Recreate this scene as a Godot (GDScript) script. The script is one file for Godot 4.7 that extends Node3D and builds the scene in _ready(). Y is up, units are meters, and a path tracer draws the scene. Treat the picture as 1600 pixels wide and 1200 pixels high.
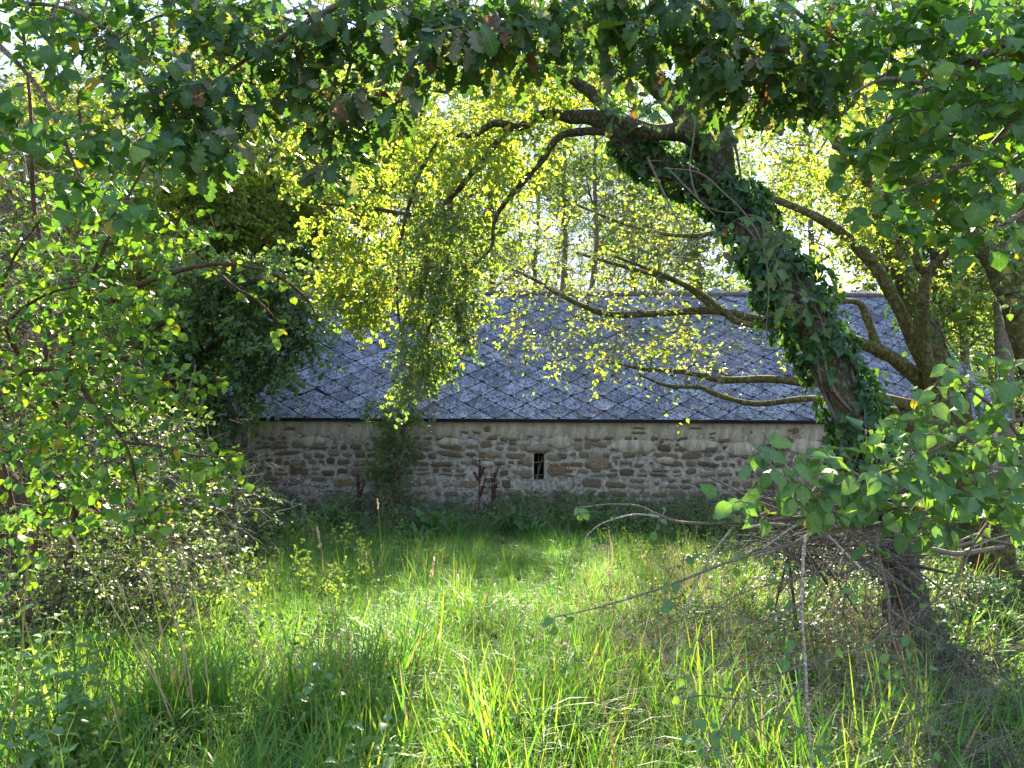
extends Node3D
# A low stone barn behind an overgrown clearing, seen under oak boughs against the light.

const EYE := Vector3(0, 1.7, 0)
const SEEN_MOST := 300
var R := RandomNumberGenerator.new()
var noise := FastNoiseLite.new()
var taken := {}
var M := {}          # materials
var LEAVES := {}     # leaf kind -> array of meshes
var SPRAYS := {}     # spray kind -> array of meshes


# ------------------------------------------------------------------ geometry helpers
class Geo:
	var v := PackedVector3Array()
	var n := PackedVector3Array()
	var uv := PackedVector2Array()
	var ix := PackedInt32Array()
	var o := Vector3.ZERO

	func tube(pts: Array, rad: Array, sides: int, knobs := 0.0, seed_ := 0) -> void:
		var m := pts.size()
		if m < 2:
			return
		var t: Vector3 = (pts[1] - pts[0]).normalized()
		var a := t.cross(Vector3.UP if absf(t.y) < 0.9 else Vector3.RIGHT).normalized()
		var run := 0.0
		var s0 := v.size()
		for i in m:
			var p: Vector3 = pts[i]
			if i > 0:
				run += p.distance_to(pts[i - 1])
			var q: Vector3 = pts[mini(i + 1, m - 1)] - pts[maxi(i - 1, 0)]
			if q.length_squared() > 1e-12:
				t = q.normalized()
			a = (a - t * a.dot(t)).normalized()
			var b := t.cross(a)
			var r: float = rad[i]
			for k in sides + 1:
				var ang := TAU * k / sides
				var dir := a * cos(ang) + b * sin(ang)
				var rr := r
				if knobs > 0.0:
					var kk := k % sides
					rr *= 1.0 + knobs * (sin(kk * 2.1 + i * 0.9 + seed_) * 0.5 + sin(kk * 4.7 - i * 1.7 + seed_ * 2.0) * 0.5)
				v.append(p + dir * rr - o)
				n.append(dir)
				uv.append(Vector2(float(k) / sides, run))
		for i in m - 1:
			for k in sides:
				var p0 := s0 + i * (sides + 1) + k
				var p2 := p0 + sides + 1
				ix.append_array([p0, p2, p0 + 1, p0 + 1, p2, p2 + 1])

	func vert(p: Vector3, w := Vector2.ZERO) -> int:
		v.append(p - o)
		n.append(Vector3.ZERO)
		uv.append(w)
		return v.size() - 1

	func tri(a: int, b: int, c: int) -> void:   # counter-clockwise seen from the front
		ix.append_array([a, c, b])

	func quad(a: int, b: int, c: int, d: int) -> void:
		tri(a, b, c)
		tri(a, c, d)

	func smooth(from_v: int, from_i: int) -> void:
		var i := from_i
		while i < ix.size():
			var a := ix[i]
			var b := ix[i + 1]
			var c := ix[i + 2]
			var f := (v[c] - v[a]).cross(v[b] - v[a])
			n[a] += f
			n[b] += f
			n[c] += f
			i += 3
		for k in range(from_v, v.size()):
			n[k] = n[k].normalized()

	func flat_poly(ps: Array) -> void:           # a convex polygon, counter-clockwise from the front, with its own hard normal
		var f: Vector3 = ((ps[1] - ps[0]).cross(ps[2] - ps[0])).normalized()
		var s := v.size()
		for p in ps:
			v.append(p - o)
			n.append(f)
			uv.append(Vector2(p.x, p.y))
		for k in range(1, ps.size() - 1):
			ix.append_array([s, s + k + 1, s + k])

	func prism(ps: Array, depth: Vector3) -> void:   # ps counter-clockwise from the front; depth points to the front
		var top := []
		for p in ps:
			top.append(p + depth)
		flat_poly(top)
		var back := ps.duplicate()
		back.reverse()
		flat_poly(back)
		for k in ps.size():
			var a: Vector3 = ps[k]
			var b: Vector3 = ps[(k + 1) % ps.size()]
			flat_poly([a, b, b + depth, a + depth])

	func box(lo: Vector3, hi: Vector3) -> void:
		prism([Vector3(lo.x, lo.y, lo.z), Vector3(hi.x, lo.y, lo.z), Vector3(hi.x, hi.y, lo.z), Vector3(lo.x, hi.y, lo.z)], Vector3(0, 0, hi.z - lo.z))

	func arrays() -> Array:
		var a := []
		a.resize(Mesh.ARRAY_MAX)
		a[Mesh.ARRAY_VERTEX] = v
		a[Mesh.ARRAY_NORMAL] = n
		a[Mesh.ARRAY_TEX_UV] = uv
		a[Mesh.ARRAY_INDEX] = ix
		return a


class Plant:
	var root: Node3D
	var tw := Geo.new()
	var p := PackedVector3Array()      # skeleton points
	var r := PackedFloat32Array()
	var items := []                    # [kind, mesh number, Transform3D in the plant's axes, size]


func mesh_of(list: Array) -> ArrayMesh:
	var m := ArrayMesh.new()
	for e in list:
		var g: Geo = e[0]
		if g.ix.size() == 0:
			continue
		m.add_surface_from_arrays(Mesh.PRIMITIVE_TRIANGLES, g.arrays())
		m.surface_set_material(m.get_surface_count() - 1, e[1])
	return m


func part(called: String, g: Geo, m: Material, parent: Node) -> MeshInstance3D:
	var o := MeshInstance3D.new()
	o.name = called
	o.mesh = mesh_of([[g, m]])
	parent.add_child(o, true)
	return o


func put(called: String, mesh: Mesh, t: Transform3D, parent: Node, m: Material = null) -> MeshInstance3D:
	var o := MeshInstance3D.new()
	o.name = called
	o.mesh = mesh
	o.transform = t
	if m:
		o.set_surface_override_material(0, m)
	parent.add_child(o, true)
	return o


func many(called: String, mesh: Mesh, list: Array, parent: Node) -> MultiMeshInstance3D:
	var mm := MultiMesh.new()
	mm.transform_format = MultiMesh.TRANSFORM_3D
	mm.mesh = mesh
	mm.instance_count = list.size()
	for k in list.size():
		mm.set_instance_transform(k, list[k])
	var o := MultiMeshInstance3D.new()
	o.name = called
	o.multimesh = mm
	o.set_meta("kind", "stuff")
	parent.add_child(o, true)
	return o


func numbered(called: String) -> String:
	var k: int = taken.get(called, 0)
	taken[called] = k + 1
	return called if k == 0 else "%s_%03d" % [called, k]


func thing(called: String, label: String, category: String, at: Vector3, group := "") -> Node3D:
	var o := Node3D.new()
	o.name = numbered(called)
	add_child(o)
	o.position = at
	o.set_meta("label", label)
	o.set_meta("category", category)
	if group:
		o.set_meta("group", group)
	return o


func L(r: float, g: float, b: float) -> Color:
	return Color(r, g, b).linear_to_srgb()


func P(px: float, py: float, d: float) -> Vector3:     # the point at depth d metres that the photograph's pixel looks at
	return Vector3((px - 800.0) / 1200.0 * d, EYE.y - (py - 600.0) / 1200.0 * d, -d)


func ground(x: float, z: float) -> float:
	var d := -z
	var h := -0.42 * smoothstep(3.0, 11.0, d)
	h += 0.045 * noise.get_noise_2d(x * 60.0, z * 60.0) + 0.07 * noise.get_noise_2d(x * 14.0 + 90.0, z * 14.0)
	h += 0.25 * smoothstep(-3.2, -6.5, x) * smoothstep(14.0, 9.0, d)
	return h


func G(x: float, z: float, up := 0.0) -> Vector3:
	return Vector3(x, ground(x, z) + up, z)


func rnd(a: float, b: float) -> float:
	return R.randf_range(a, b)


func ball() -> Vector3:
	while true:
		var q := Vector3(rnd(-1, 1), rnd(-1, 1), rnd(-1, 1))
		if q.length_squared() <= 1.0:
			return q
	return Vector3.ZERO


func spline(ps: Array, rs: Array, per: int) -> Array:
	var op := []
	var orr := []
	var m := ps.size()
	for i in m - 1:
		var a: Vector3 = ps[maxi(i - 1, 0)]
		var b: Vector3 = ps[i]
		var c: Vector3 = ps[i + 1]
		var d: Vector3 = ps[mini(i + 2, m - 1)]
		for k in per:
			var t := float(k) / per
			op.append(0.5 * ((2.0 * b) + (c - a) * t + (2.0 * a - 5.0 * b + 4.0 * c - d) * t * t + (3.0 * b - a - 3.0 * c + d) * t * t * t))
			orr.append(lerpf(rs[i], rs[i + 1], t))
	op.append(ps[m - 1])
	orr.append(rs[m - 1])
	return [op, orr]


# ------------------------------------------------------------------ materials
func seamless(size: int, seed_: int, freq: float, oct := 4, kind := FastNoiseLite.TYPE_SIMPLEX_SMOOTH) -> PackedByteArray:
	var f := FastNoiseLite.new()
	f.noise_type = kind
	f.seed = seed_
	f.frequency = freq
	f.fractal_octaves = oct
	return f.get_seamless_image(size, size, false, false, 0.15, true).get_data()


# stops: colours along the noise (linear); blots: [frequency, threshold, softness, colour, strength]
func surface_tex(size: int, seed_: int, f1: float, f2: float, stops: Array, blots: Array) -> Array:
	var a := seamless(size, seed_, f1)
	var b := seamless(size, seed_ + 7, f2, 3)
	var extra := []
	for k in blots.size():
		extra.append(seamless(size, seed_ + 20 + k, blots[k][0], 3))
	var col := PackedByteArray()
	var hi := PackedByteArray()
	col.resize(size * size * 3)
	hi.resize(size * size)
	var ramp := []
	for k in 256:
		var t := k / 255.0 * (stops.size() - 1)
		var i := mini(int(t), stops.size() - 2)
		ramp.append((stops[i] as Color).lerp(stops[i + 1], t - i))
	for k in size * size:
		var h := clampf((a[k] * 0.6 + b[k] * 0.4 - 40.0) * 1.45, 0.0, 255.0)
		var c: Color = ramp[int(h)]
		for e in extra.size():
			var bl: Array = blots[e]
			var w := smoothstep(bl[1] - bl[2], bl[1] + bl[2], extra[e][k] / 255.0) * float(bl[4])
			if w > 0.0:
				c = c.lerp(bl[3], w)
				h += w * 30.0
		c = c.linear_to_srgb()
		col[k * 3] = int(clampf(c.r, 0, 1) * 255.0)
		col[k * 3 + 1] = int(clampf(c.g, 0, 1) * 255.0)
		col[k * 3 + 2] = int(clampf(c.b, 0, 1) * 255.0)
		hi[k] = int(clampf(h, 0, 255))
	return [ImageTexture.create_from_image(Image.create_from_data(size, size, false, Image.FORMAT_RGB8, col)), ImageTexture.create_from_image(Image.create_from_data(size, size, false, Image.FORMAT_L8, hi))]


func rock(tex: Array, tint: Color, metres: Vector3, bump: float, rough := 0.9) -> StandardMaterial3D:
	var m := StandardMaterial3D.new()
	m.albedo_texture = tex[0]
	m.albedo_color = tint
	m.roughness = rough
	m.metallic_specular = 0.3
	m.uv1_triplanar = true
	m.uv1_world_triplanar = true
	m.uv1_scale = Vector3(1.0 / metres.x, 1.0 / metres.y, 1.0 / metres.z)
	if bump > 0.0:
		m.heightmap_enabled = true
		m.heightmap_texture = tex[1]
		m.heightmap_scale = bump
	return m


func plain_leaf(base: Color, glow: Color, rough := 0.5) -> StandardMaterial3D:
	var m := StandardMaterial3D.new()
	m.albedo_color = (base if base == Color.WHITE else base * 0.85).linear_to_srgb()
	m.roughness = rough
	m.metallic_specular = 0.45
	m.cull_mode = BaseMaterial3D.CULL_DISABLED
	m.backlight_enabled = true
	m.backlight = (glow if base == Color.WHITE else glow * 0.85).linear_to_srgb()
	return m


func leaf_tex(seed_: int, base: Color, vein: Color, blotch: Color, spots: float) -> Array:
	var w := 64
	var h := 128
	var f := FastNoiseLite.new()
	f.seed = seed_
	f.frequency = 0.035
	var g := FastNoiseLite.new()
	g.seed = seed_ + 3
	g.frequency = 0.11
	var im := Image.create(w, h, false, Image.FORMAT_RGB8)
	var hm := Image.create(w, h, false, Image.FORMAT_L8)
	for y in h:
		for x in w:
			var u := absf((x + 0.5) / w - 0.5)
			var t := (y + 0.5) / h
			var ph := fposmod(t * 9.0 - u * 7.0, 1.0)
			var ve := maxf(smoothstep(0.10, 0.0, absf(ph - 0.5)) * 0.75, smoothstep(0.035, 0.008, u))
			var c := base.lerp(vein, ve * 0.65)
			c = c.lerp(blotch, clampf(f.get_noise_2d(x, y) * 0.9 + 0.25, 0.0, 0.75))
			c = c * (1.0 + 0.22 * g.get_noise_2d(x, y))
			if g.get_noise_2d(x * 0.8 + 300.0, y * 0.8) > spots:
				c = Color(0.13, 0.075, 0.03)
			im.set_pixel(x, y, c.linear_to_srgb())
			hm.set_pixel(x, y, Color.from_hsv(0, 0, clampf(0.75 - ve * 0.6 + 0.15 * sin(ph * TAU), 0, 1)))
	return [ImageTexture.create_from_image(im), ImageTexture.create_from_image(hm)]


func veined_leaf(t: Array, glow: Color, rough: float) -> StandardMaterial3D:
	var m := plain_leaf(Color.WHITE, glow, rough)
	m.albedo_texture = t[0]
	m.albedo_color = L(0.82, 0.82, 0.82)
	m.heightmap_enabled = true
	m.heightmap_texture = t[1]
	m.heightmap_scale = 0.09
	return m


func make_materials() -> void:
	# trunks
	var oak := surface_tex(512, 11, 0.012, 0.05, [Color(0.018, 0.014, 0.01), Color(0.06, 0.047, 0.034), Color(0.12, 0.10, 0.075)], [[0.012, 0.58, 0.08, Color(0.055, 0.075, 0.018), 0.8], [0.03, 0.72, 0.05, Color(0.26, 0.27, 0.22), 0.7]])
	M.oak_bark = rock(oak, Color.WHITE, Vector3(0.5, 1.1, 0.5), 2.2, 0.92)
	var pale := surface_tex(512, 31, 0.014, 0.06, [Color(0.05, 0.042, 0.03), Color(0.17, 0.145, 0.105), Color(0.27, 0.235, 0.175)], [[0.011, 0.60, 0.08, Color(0.10, 0.11, 0.03), 0.75], [0.035, 0.70, 0.05, Color(0.42, 0.42, 0.36), 0.7]])
	M.pale_bark = rock(pale, Color.WHITE, Vector3(0.45, 0.7, 0.45), 1.2, 0.9)
	var moss := surface_tex(256, 51, 0.02, 0.09, [Color(0.02, 0.018, 0.008), Color(0.075, 0.075, 0.02), Color(0.13, 0.12, 0.035)], [[0.03, 0.66, 0.05, Color(0.22, 0.19, 0.13), 0.7]])
	M.moss_bark = rock(moss, Color.WHITE, Vector3(0.4, 0.5, 0.4), 1.6, 0.95)
	var red := surface_tex(256, 61, 0.015, 0.07, [Color(0.025, 0.015, 0.01), Color(0.075, 0.045, 0.028), Color(0.13, 0.08, 0.05)], [])
	M.red_bark = rock(red, Color.WHITE, Vector3(0.4, 0.8, 0.4), 1.0, 0.9)
	var twig := surface_tex(256, 71, 0.02, 0.09, [Color(0.045, 0.032, 0.02), Color(0.13, 0.10, 0.068), Color(0.21, 0.17, 0.12)], [[0.05, 0.68, 0.05, Color(0.36, 0.35, 0.3), 0.8]])
	M.twig = rock(twig, Color.WHITE, Vector3(0.12, 0.12, 0.12), 0.15, 0.85)
	M.grey_twig = rock(twig, Color(1.35, 1.38, 1.4), Vector3(0.12, 0.12, 0.12), 0.15, 0.8)
	M.dark_twig = StandardMaterial3D.new()
	M.dark_twig.albedo_color = L(0.055, 0.042, 0.03)
	M.dark_twig.roughness = 0.85
	M.moss_twig = StandardMaterial3D.new()
	M.moss_twig.albedo_color = L(0.10, 0.095, 0.05)
	M.moss_twig.roughness = 0.85
	M.light_twig = StandardMaterial3D.new()
	M.light_twig.albedo_color = L(0.17, 0.145, 0.115)
	M.light_twig.roughness = 0.8
	# masonry
	var st := surface_tex(512, 101, 0.015, 0.06, [Color(0.32, 0.27, 0.21), Color(0.62, 0.55, 0.45), Color(0.85, 0.80, 0.70)], [[0.02, 0.66, 0.06, Color(0.95, 0.88, 0.72), 0.6]])
	var lichened := []
	for c in [Color(0.17, 0.135, 0.10), Color(0.21, 0.185, 0.15), Color(0.13, 0.11, 0.09)]:
		lichened.append(surface_tex(512, 121 + lichened.size() * 40, 0.015, 0.06, [c * 0.45, c, c * 1.4], [[0.02, 0.58, 0.1, c * 0.4, 0.7], [0.05, 0.68, 0.03, Color(0.60, 0.61, 0.56), 0.95], [0.02, 0.73, 0.03, Color(0.62, 0.63, 0.58), 0.95]]))
	M.stones = []
	M.mossy_stones = []
	for c in [Color(0.185, 0.16, 0.125), Color(0.225, 0.195, 0.145), Color(0.165, 0.155, 0.135), Color(0.30, 0.28, 0.23), Color(0.24, 0.235, 0.21), Color(0.115, 0.10, 0.09), Color(0.29, 0.26, 0.19), Color(0.20, 0.155, 0.115)]:
		M.stones.append(rock(st, (c.lerp(Color(0.34, 0.29, 0.21), 0.15) * 1.15).linear_to_srgb(), Vector3(0.42, 0.3, 0.42), 1.6, 0.9))
		pass
	for k in 8:
		M.mossy_stones.append(rock(lichened[k % 3], Color.WHITE, Vector3(0.6, 0.55, 0.6), 1.6, 0.92) if k < 3 else M.mossy_stones[k % 3])
	var mo := surface_tex(512, 141, 0.012, 0.08, [Color(0.19, 0.178, 0.148), Color(0.36, 0.34, 0.285), Color(0.50, 0.48, 0.42)], [[0.015, 0.60, 0.1, Color(0.12, 0.105, 0.08), 0.7], [0.04, 0.72, 0.05, Color(0.5, 0.48, 0.42), 0.6]])
	M.mortar = rock(mo, Color.WHITE, Vector3(0.8, 0.8, 0.8), 1.8, 0.95)
	var re := surface_tex(512, 151, 0.01, 0.05, [Color(0.22, 0.195, 0.14), Color(0.36, 0.325, 0.245), Color(0.47, 0.43, 0.34)], [[0.008, 0.56, 0.12, Color(0.17, 0.15, 0.105), 0.45], [0.02, 0.72, 0.05, Color(0.50, 0.45, 0.34), 0.7]])
	M.render = rock(re, Color.WHITE, Vector3(0.7, 2.6, 0.7), 0.8, 0.95)
	var sl := surface_tex(1024, 171, 0.01, 0.06, [Color(0.19, 0.195, 0.21), Color(0.29, 0.295, 0.315), Color(0.38, 0.385, 0.405)], [[0.014, 0.64, 0.04, Color(0.035, 0.036, 0.042), 0.75], [0.032, 0.625, 0.022, Color(0.025, 0.026, 0.03), 0.92], [0.075, 0.64, 0.03, Color(0.04, 0.041, 0.046), 0.85], [0.06, 0.75, 0.03, Color(0.5, 0.51, 0.52), 0.7], [0.005, 0.58, 0.12, Color(0.09, 0.093, 0.10), 0.6]])
	M.slates = []
	for k in [1.0, 0.95, 1.04, 0.89]:
		var sm := rock(sl, Color(k * 0.93, k * 0.95, k * 0.98), Vector3(1.7, 1.7, 1.7), 0.5, 0.72)
		sm.uv1_triplanar_sharpness = 12.0
		M.slates.append(sm)
	M.slate_under = StandardMaterial3D.new()
	M.slate_under.albedo_color = L(0.012, 0.013, 0.012)
	M.slate_under.roughness = 1.0
	var te := surface_tex(256, 191, 0.02, 0.08, [Color(0.14, 0.045, 0.03), Color(0.30, 0.10, 0.065), Color(0.38, 0.16, 0.11)], [[0.03, 0.66, 0.06, Color(0.3, 0.28, 0.24), 0.7]])
	M.terracotta = rock(te, Color.WHITE, Vector3(0.5, 0.5, 0.5), 0.6, 0.9)
	var ot := surface_tex(256, 196, 0.02, 0.08, [Color(0.05, 0.045, 0.042), Color(0.12, 0.10, 0.095), Color(0.18, 0.13, 0.11)], [[0.03, 0.60, 0.08, Color(0.05, 0.06, 0.025), 0.8]])
	M.old_tile = rock(ot, Color.WHITE, Vector3(0.5, 0.5, 0.5), 0.6, 0.9)
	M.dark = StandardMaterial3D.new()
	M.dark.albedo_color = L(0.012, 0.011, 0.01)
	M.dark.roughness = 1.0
	var so := surface_tex(512, 201, 0.012, 0.07, [Color(0.018, 0.015, 0.008), Color(0.045, 0.042, 0.016), Color(0.06, 0.075, 0.02)], [[0.05, 0.68, 0.05, Color(0.13, 0.10, 0.05), 0.7]])
	M.soil = rock(so, Color.WHITE, Vector3(1.3, 1.3, 1.3), 3.0, 1.0)
	# leaves close by: veined; the base is what leaf and light share
	var green := Color(1.0, 1.0, 0.28)
	var yel := Color(1.0, 0.95, 0.3)
	M.oak_leaf = [
		veined_leaf(leaf_tex(1, Color(0.095, 0.21, 0.075), Color(0.20, 0.30, 0.12), Color(0.07, 0.16, 0.06), 0.62), green, 0.42),
		veined_leaf(leaf_tex(2, Color(0.075, 0.18, 0.075), Color(0.16, 0.25, 0.11), Color(0.055, 0.13, 0.06), 0.66), green, 0.40),
		veined_leaf(leaf_tex(3, Color(0.14, 0.27, 0.06), Color(0.26, 0.36, 0.13), Color(0.12, 0.22, 0.05), 0.60), green, 0.45),
		veined_leaf(leaf_tex(4, Color(0.20, 0.24, 0.13), Color(0.34, 0.36, 0.25), Color(0.30, 0.32, 0.22), 0.52), green, 0.55),
		veined_leaf(leaf_tex(5, Color(0.22, 0.14, 0.085), Color(0.30, 0.2, 0.12), Color(0.15, 0.085, 0.05), 0.5), yel, 0.7)]
	M.hazel_leaf = [
		veined_leaf(leaf_tex(11, Color(0.13, 0.29, 0.06), Color(0.24, 0.40, 0.13), Color(0.10, 0.24, 0.05), 0.66), green, 0.42),
		veined_leaf(leaf_tex(12, Color(0.10, 0.245, 0.065), Color(0.19, 0.34, 0.12), Color(0.08, 0.2, 0.06), 0.64), green, 0.40),
		veined_leaf(leaf_tex(13, Color(0.25, 0.42, 0.06), Color(0.36, 0.5, 0.14), Color(0.2, 0.36, 0.05), 0.60), green, 0.45),
		veined_leaf(leaf_tex(14, Color(0.40, 0.38, 0.06), Color(0.48, 0.44, 0.12), Color(0.46, 0.36, 0.04), 0.55), yel, 0.5)]
	M.front_leaf = [
		veined_leaf(leaf_tex(31, Color(0.17, 0.34, 0.10), Color(0.29, 0.46, 0.18), Color(0.13, 0.28, 0.08), 0.60), green, 0.5),
		veined_leaf(leaf_tex(32, Color(0.14, 0.29, 0.10), Color(0.25, 0.40, 0.17), Color(0.11, 0.25, 0.09), 0.58), green, 0.48),
		veined_leaf(leaf_tex(33, Color(0.22, 0.38, 0.09), Color(0.34, 0.48, 0.18), Color(0.19, 0.34, 0.07), 0.56), green, 0.42),
		M.hazel_leaf[3]]
	M.ivy_leaf = [
		veined_leaf(leaf_tex(21, Color(0.05, 0.14, 0.05), Color(0.15, 0.24, 0.12), Color(0.035, 0.10, 0.04), 0.8), green, 0.34),
		veined_leaf(leaf_tex(22, Color(0.075, 0.18, 0.055), Color(0.18, 0.28, 0.13), Color(0.05, 0.13, 0.05), 0.8), green, 0.36),
		veined_leaf(leaf_tex(23, Color(0.13, 0.26, 0.06), Color(0.22, 0.34, 0.14), Color(0.10, 0.2, 0.05), 0.75), green, 0.4)]
	# leaves farther off: plain
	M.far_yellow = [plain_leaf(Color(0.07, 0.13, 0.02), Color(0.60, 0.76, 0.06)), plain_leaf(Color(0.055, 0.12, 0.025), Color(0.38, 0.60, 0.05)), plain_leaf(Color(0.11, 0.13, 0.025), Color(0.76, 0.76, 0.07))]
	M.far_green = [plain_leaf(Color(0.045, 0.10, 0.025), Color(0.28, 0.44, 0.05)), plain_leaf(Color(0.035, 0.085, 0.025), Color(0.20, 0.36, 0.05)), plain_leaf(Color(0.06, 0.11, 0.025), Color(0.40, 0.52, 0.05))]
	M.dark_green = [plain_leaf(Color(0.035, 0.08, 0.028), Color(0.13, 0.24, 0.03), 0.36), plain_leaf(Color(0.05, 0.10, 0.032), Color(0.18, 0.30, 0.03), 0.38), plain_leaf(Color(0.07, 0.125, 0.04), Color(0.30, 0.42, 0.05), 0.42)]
	M.grass = [plain_leaf(Color(0.045, 0.14, 0.015), Color(0.24, 0.52, 0.03), 0.54), plain_leaf(Color(0.03, 0.105, 0.018), Color(0.14, 0.42, 0.03), 0.54), plain_leaf(Color(0.085, 0.15, 0.02), Color(0.42, 0.58, 0.045), 0.56)]
	M.straw = plain_leaf(Color(0.42, 0.30, 0.13), Color(0.44, 0.32, 0.12), 0.6)
	M.pale_straw = plain_leaf(Color(0.56, 0.45, 0.27), Color(0.5, 0.4, 0.22), 0.6)
	M.fern = plain_leaf(Color(0.06, 0.15, 0.045), Color(0.2, 0.36, 0.06), 0.45)
	M.mint = [plain_leaf(Color(0.07, 0.15, 0.045), Color(0.28, 0.42, 0.06), 0.33), plain_leaf(Color(0.10, 0.19, 0.06), Color(0.32, 0.46, 0.07), 0.36)]
	M.dock = StandardMaterial3D.new()
	M.dock.albedo_color = L(0.075, 0.028, 0.02)
	M.dock.roughness = 0.9
	M.brown_leaf = [plain_leaf(Color(0.20, 0.10, 0.045), Color(0.3, 0.16, 0.05), 0.7), plain_leaf(Color(0.13, 0.06, 0.03), Color(0.2, 0.1, 0.04), 0.7)]


# ------------------------------------------------------------------ leaves, sprays
const OAK := [[0.0, 0.012], [0.09, 0.02], [0.15, 0.07], [0.22, 0.15], [0.28, 0.085], [0.38, 0.225], [0.46, 0.125], [0.57, 0.29], [0.66, 0.165], [0.77, 0.27], [0.86, 0.17], [0.94, 0.14], [1.0, 0.01]]
const HAZEL := [[0.0, 0.012], [0.12, 0.016], [0.14, 0.12], [0.2, 0.27], [0.3, 0.35], [0.42, 0.39], [0.55, 0.375], [0.68, 0.31], [0.8, 0.21], [0.9, 0.10], [1.0, 0.0]]
const OVAL := [[0.0, 0.012], [0.1, 0.016], [0.14, 0.10], [0.28, 0.24], [0.45, 0.29], [0.62, 0.27], [0.8, 0.17], [0.92, 0.07], [1.0, 0.0]]
const IVY := [[0.0, 0.012], [0.14, 0.014], [0.15, 0.20], [0.19, 0.36], [0.28, 0.45], [0.40, 0.30], [0.5, 0.37], [0.62, 0.25], [0.8, 0.13], [1.0, 0.0]]
const LOBED := [[0.0, 0.02], [0.2, 0.2], [0.35, 0.12], [0.5, 0.32], [0.65, 0.2], [0.8, 0.26], [1.0, 0.0]]
const PLAIN := [[0.0, 0.02], [0.25, 0.3], [0.6, 0.3], [1.0, 0.0]]
const LANCE := [[0.0, 0.02], [0.3, 0.16], [0.6, 0.14], [1.0, 0.0]]


# a blade along +y, its upper side towards +z, one long, folded along the midrib and curled
func leaf(g: Geo, t: Transform3D, shape: Array, fold: float, curl: float, wave: float, teeth := 0.0) -> void:
	var v0 := g.v.size()
	var i0 := g.ix.size()
	var ph := rnd(0, TAU)
	var lean := rnd(-0.1, 0.1)
	for k in shape.size():
		var y: float = shape[k][0]
		var w: float = shape[k][1]
		var ang := curl * y
		var cy := sin(ang) / curl if absf(curl) > 0.01 else y
		var cz := -(1.0 - cos(ang)) / curl if absf(curl) > 0.01 else 0.0
		var up := w * fold
		var wl := w * (1.0 + (teeth if k % 2 == 0 else -teeth) * rnd(0.5, 1.2)) * rnd(0.93, 1.07)
		var wr := w * (1.0 + (teeth if k % 2 == 1 else -teeth) * rnd(0.5, 1.2)) * rnd(0.93, 1.07)
		var sx := lean * y * y
		g.vert(t * Vector3(sx - wl, cy, cz + up + wave * w * sin(ph + y * 7.0)), Vector2(0.5 - w, y))
		g.vert(t * Vector3(sx, cy, cz), Vector2(0.5, y))
		g.vert(t * Vector3(sx + wr, cy, cz + up + wave * w * sin(ph + 2.0 + y * 6.0)), Vector2(0.5 + w, y))
	for k in shape.size() - 1:
		var a := v0 + k * 3
		g.quad(a, a + 1, a + 4, a + 3)
		g.quad(a + 1, a + 2, a + 5, a + 4)
	g.smooth(v0, i0)


func leaf_set(kind: String, shape: Array, mats: Array, curls: Array, teeth: float) -> void:
	var out := []
	for c in curls:
		for m in mats:
			var g := Geo.new()
			leaf(g, Transform3D(), shape, rnd(0.12, 0.5), c + rnd(-0.2, 0.2), rnd(0.15, 0.4), teeth)
			out.append(mesh_of([[g, m]]))
	LEAVES[kind] = out


# a spray grows along +y, the leaves' upper sides towards +z
func spray(mats: Array, twigs: Material, length: float, shape: Array, size: float, n_side: int, per: int, clump: float, thick := 0.004) -> ArrayMesh:
	var tw := Geo.new()
	var gs := []
	for m in mats:
		gs.append(Geo.new())
	var stems := []
	var bend := rnd(-0.25, 0.25)
	var main := []
	for k in 5:
		var t := k / 4.0
		main.append(Vector3(bend * t * t * length, t * length, -0.12 * t * t * length + rnd(-0.02, 0.02) * length))
	tw.tube(main, [thick, thick * 0.85, thick * 0.7, thick * 0.55, thick * 0.35], 3)
	stems.append(main)
	for s in n_side:
		var t := 0.15 + 0.75 * (s + rnd(0.1, 0.9)) / n_side
		var b: Vector3 = (main[int(t * 4.0)] as Vector3).lerp(main[mini(int(t * 4.0) + 1, 4)], fposmod(t * 4.0, 1.0))
		var side := 1.0 if s % 2 == 0 else -1.0
		var dir := Vector3(side * rnd(0.6, 1.0), rnd(0.35, 0.9), rnd(-0.45, 0.45)).normalized() * length * rnd(0.28, 0.5) * (1.15 - t * 0.5)
		var q := [b, b + dir * 0.5 + Vector3(0, 0, 0.03 * length), b + dir]
		tw.tube(q, [thick * 0.5, thick * 0.4, thick * 0.25], 3)
		stems.append(q)
	for q in stems:
		for k in per:
			var t := 1.0 - pow(R.randf(), clump) * 0.9
			var f: float = t * (q.size() - 1)
			var i := mini(int(f), q.size() - 2)
			var p: Vector3 = (q[i] as Vector3).lerp(q[i + 1], f - i)
			var dir: Vector3 = ((q[i + 1] - q[i]) as Vector3).normalized()
			var out := (dir * rnd(0.2, 0.9) + Vector3(rnd(-1, 1), rnd(-0.3, 0.6), rnd(-0.6, 0.5))).normalized()
			leaf(gs[R.randi() % gs.size()], Transform3D(facing(out, Vector3(rnd(-0.5, 0.5), rnd(-0.4, 0.4), 1)).scaled(Vector3.ONE * size * rnd(0.6, 1.2)), p), shape, rnd(0.1, 0.5), rnd(-0.3, 0.9), 0.3)
	var list := [[tw, twigs]]
	for k in mats.size():
		list.append([gs[k], mats[k]])
	return mesh_of(list)


func facing(y: Vector3, z: Vector3) -> Basis:      # y along the first, z as near to the second as it can be
	y = y.normalized()
	var x := y.cross(z)
	if x.length_squared() < 1e-6:
		x = y.cross(Vector3(0.3, 0.1, 1.0))
	x = x.normalized()
	return Basis(x, y, x.cross(y))


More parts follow.
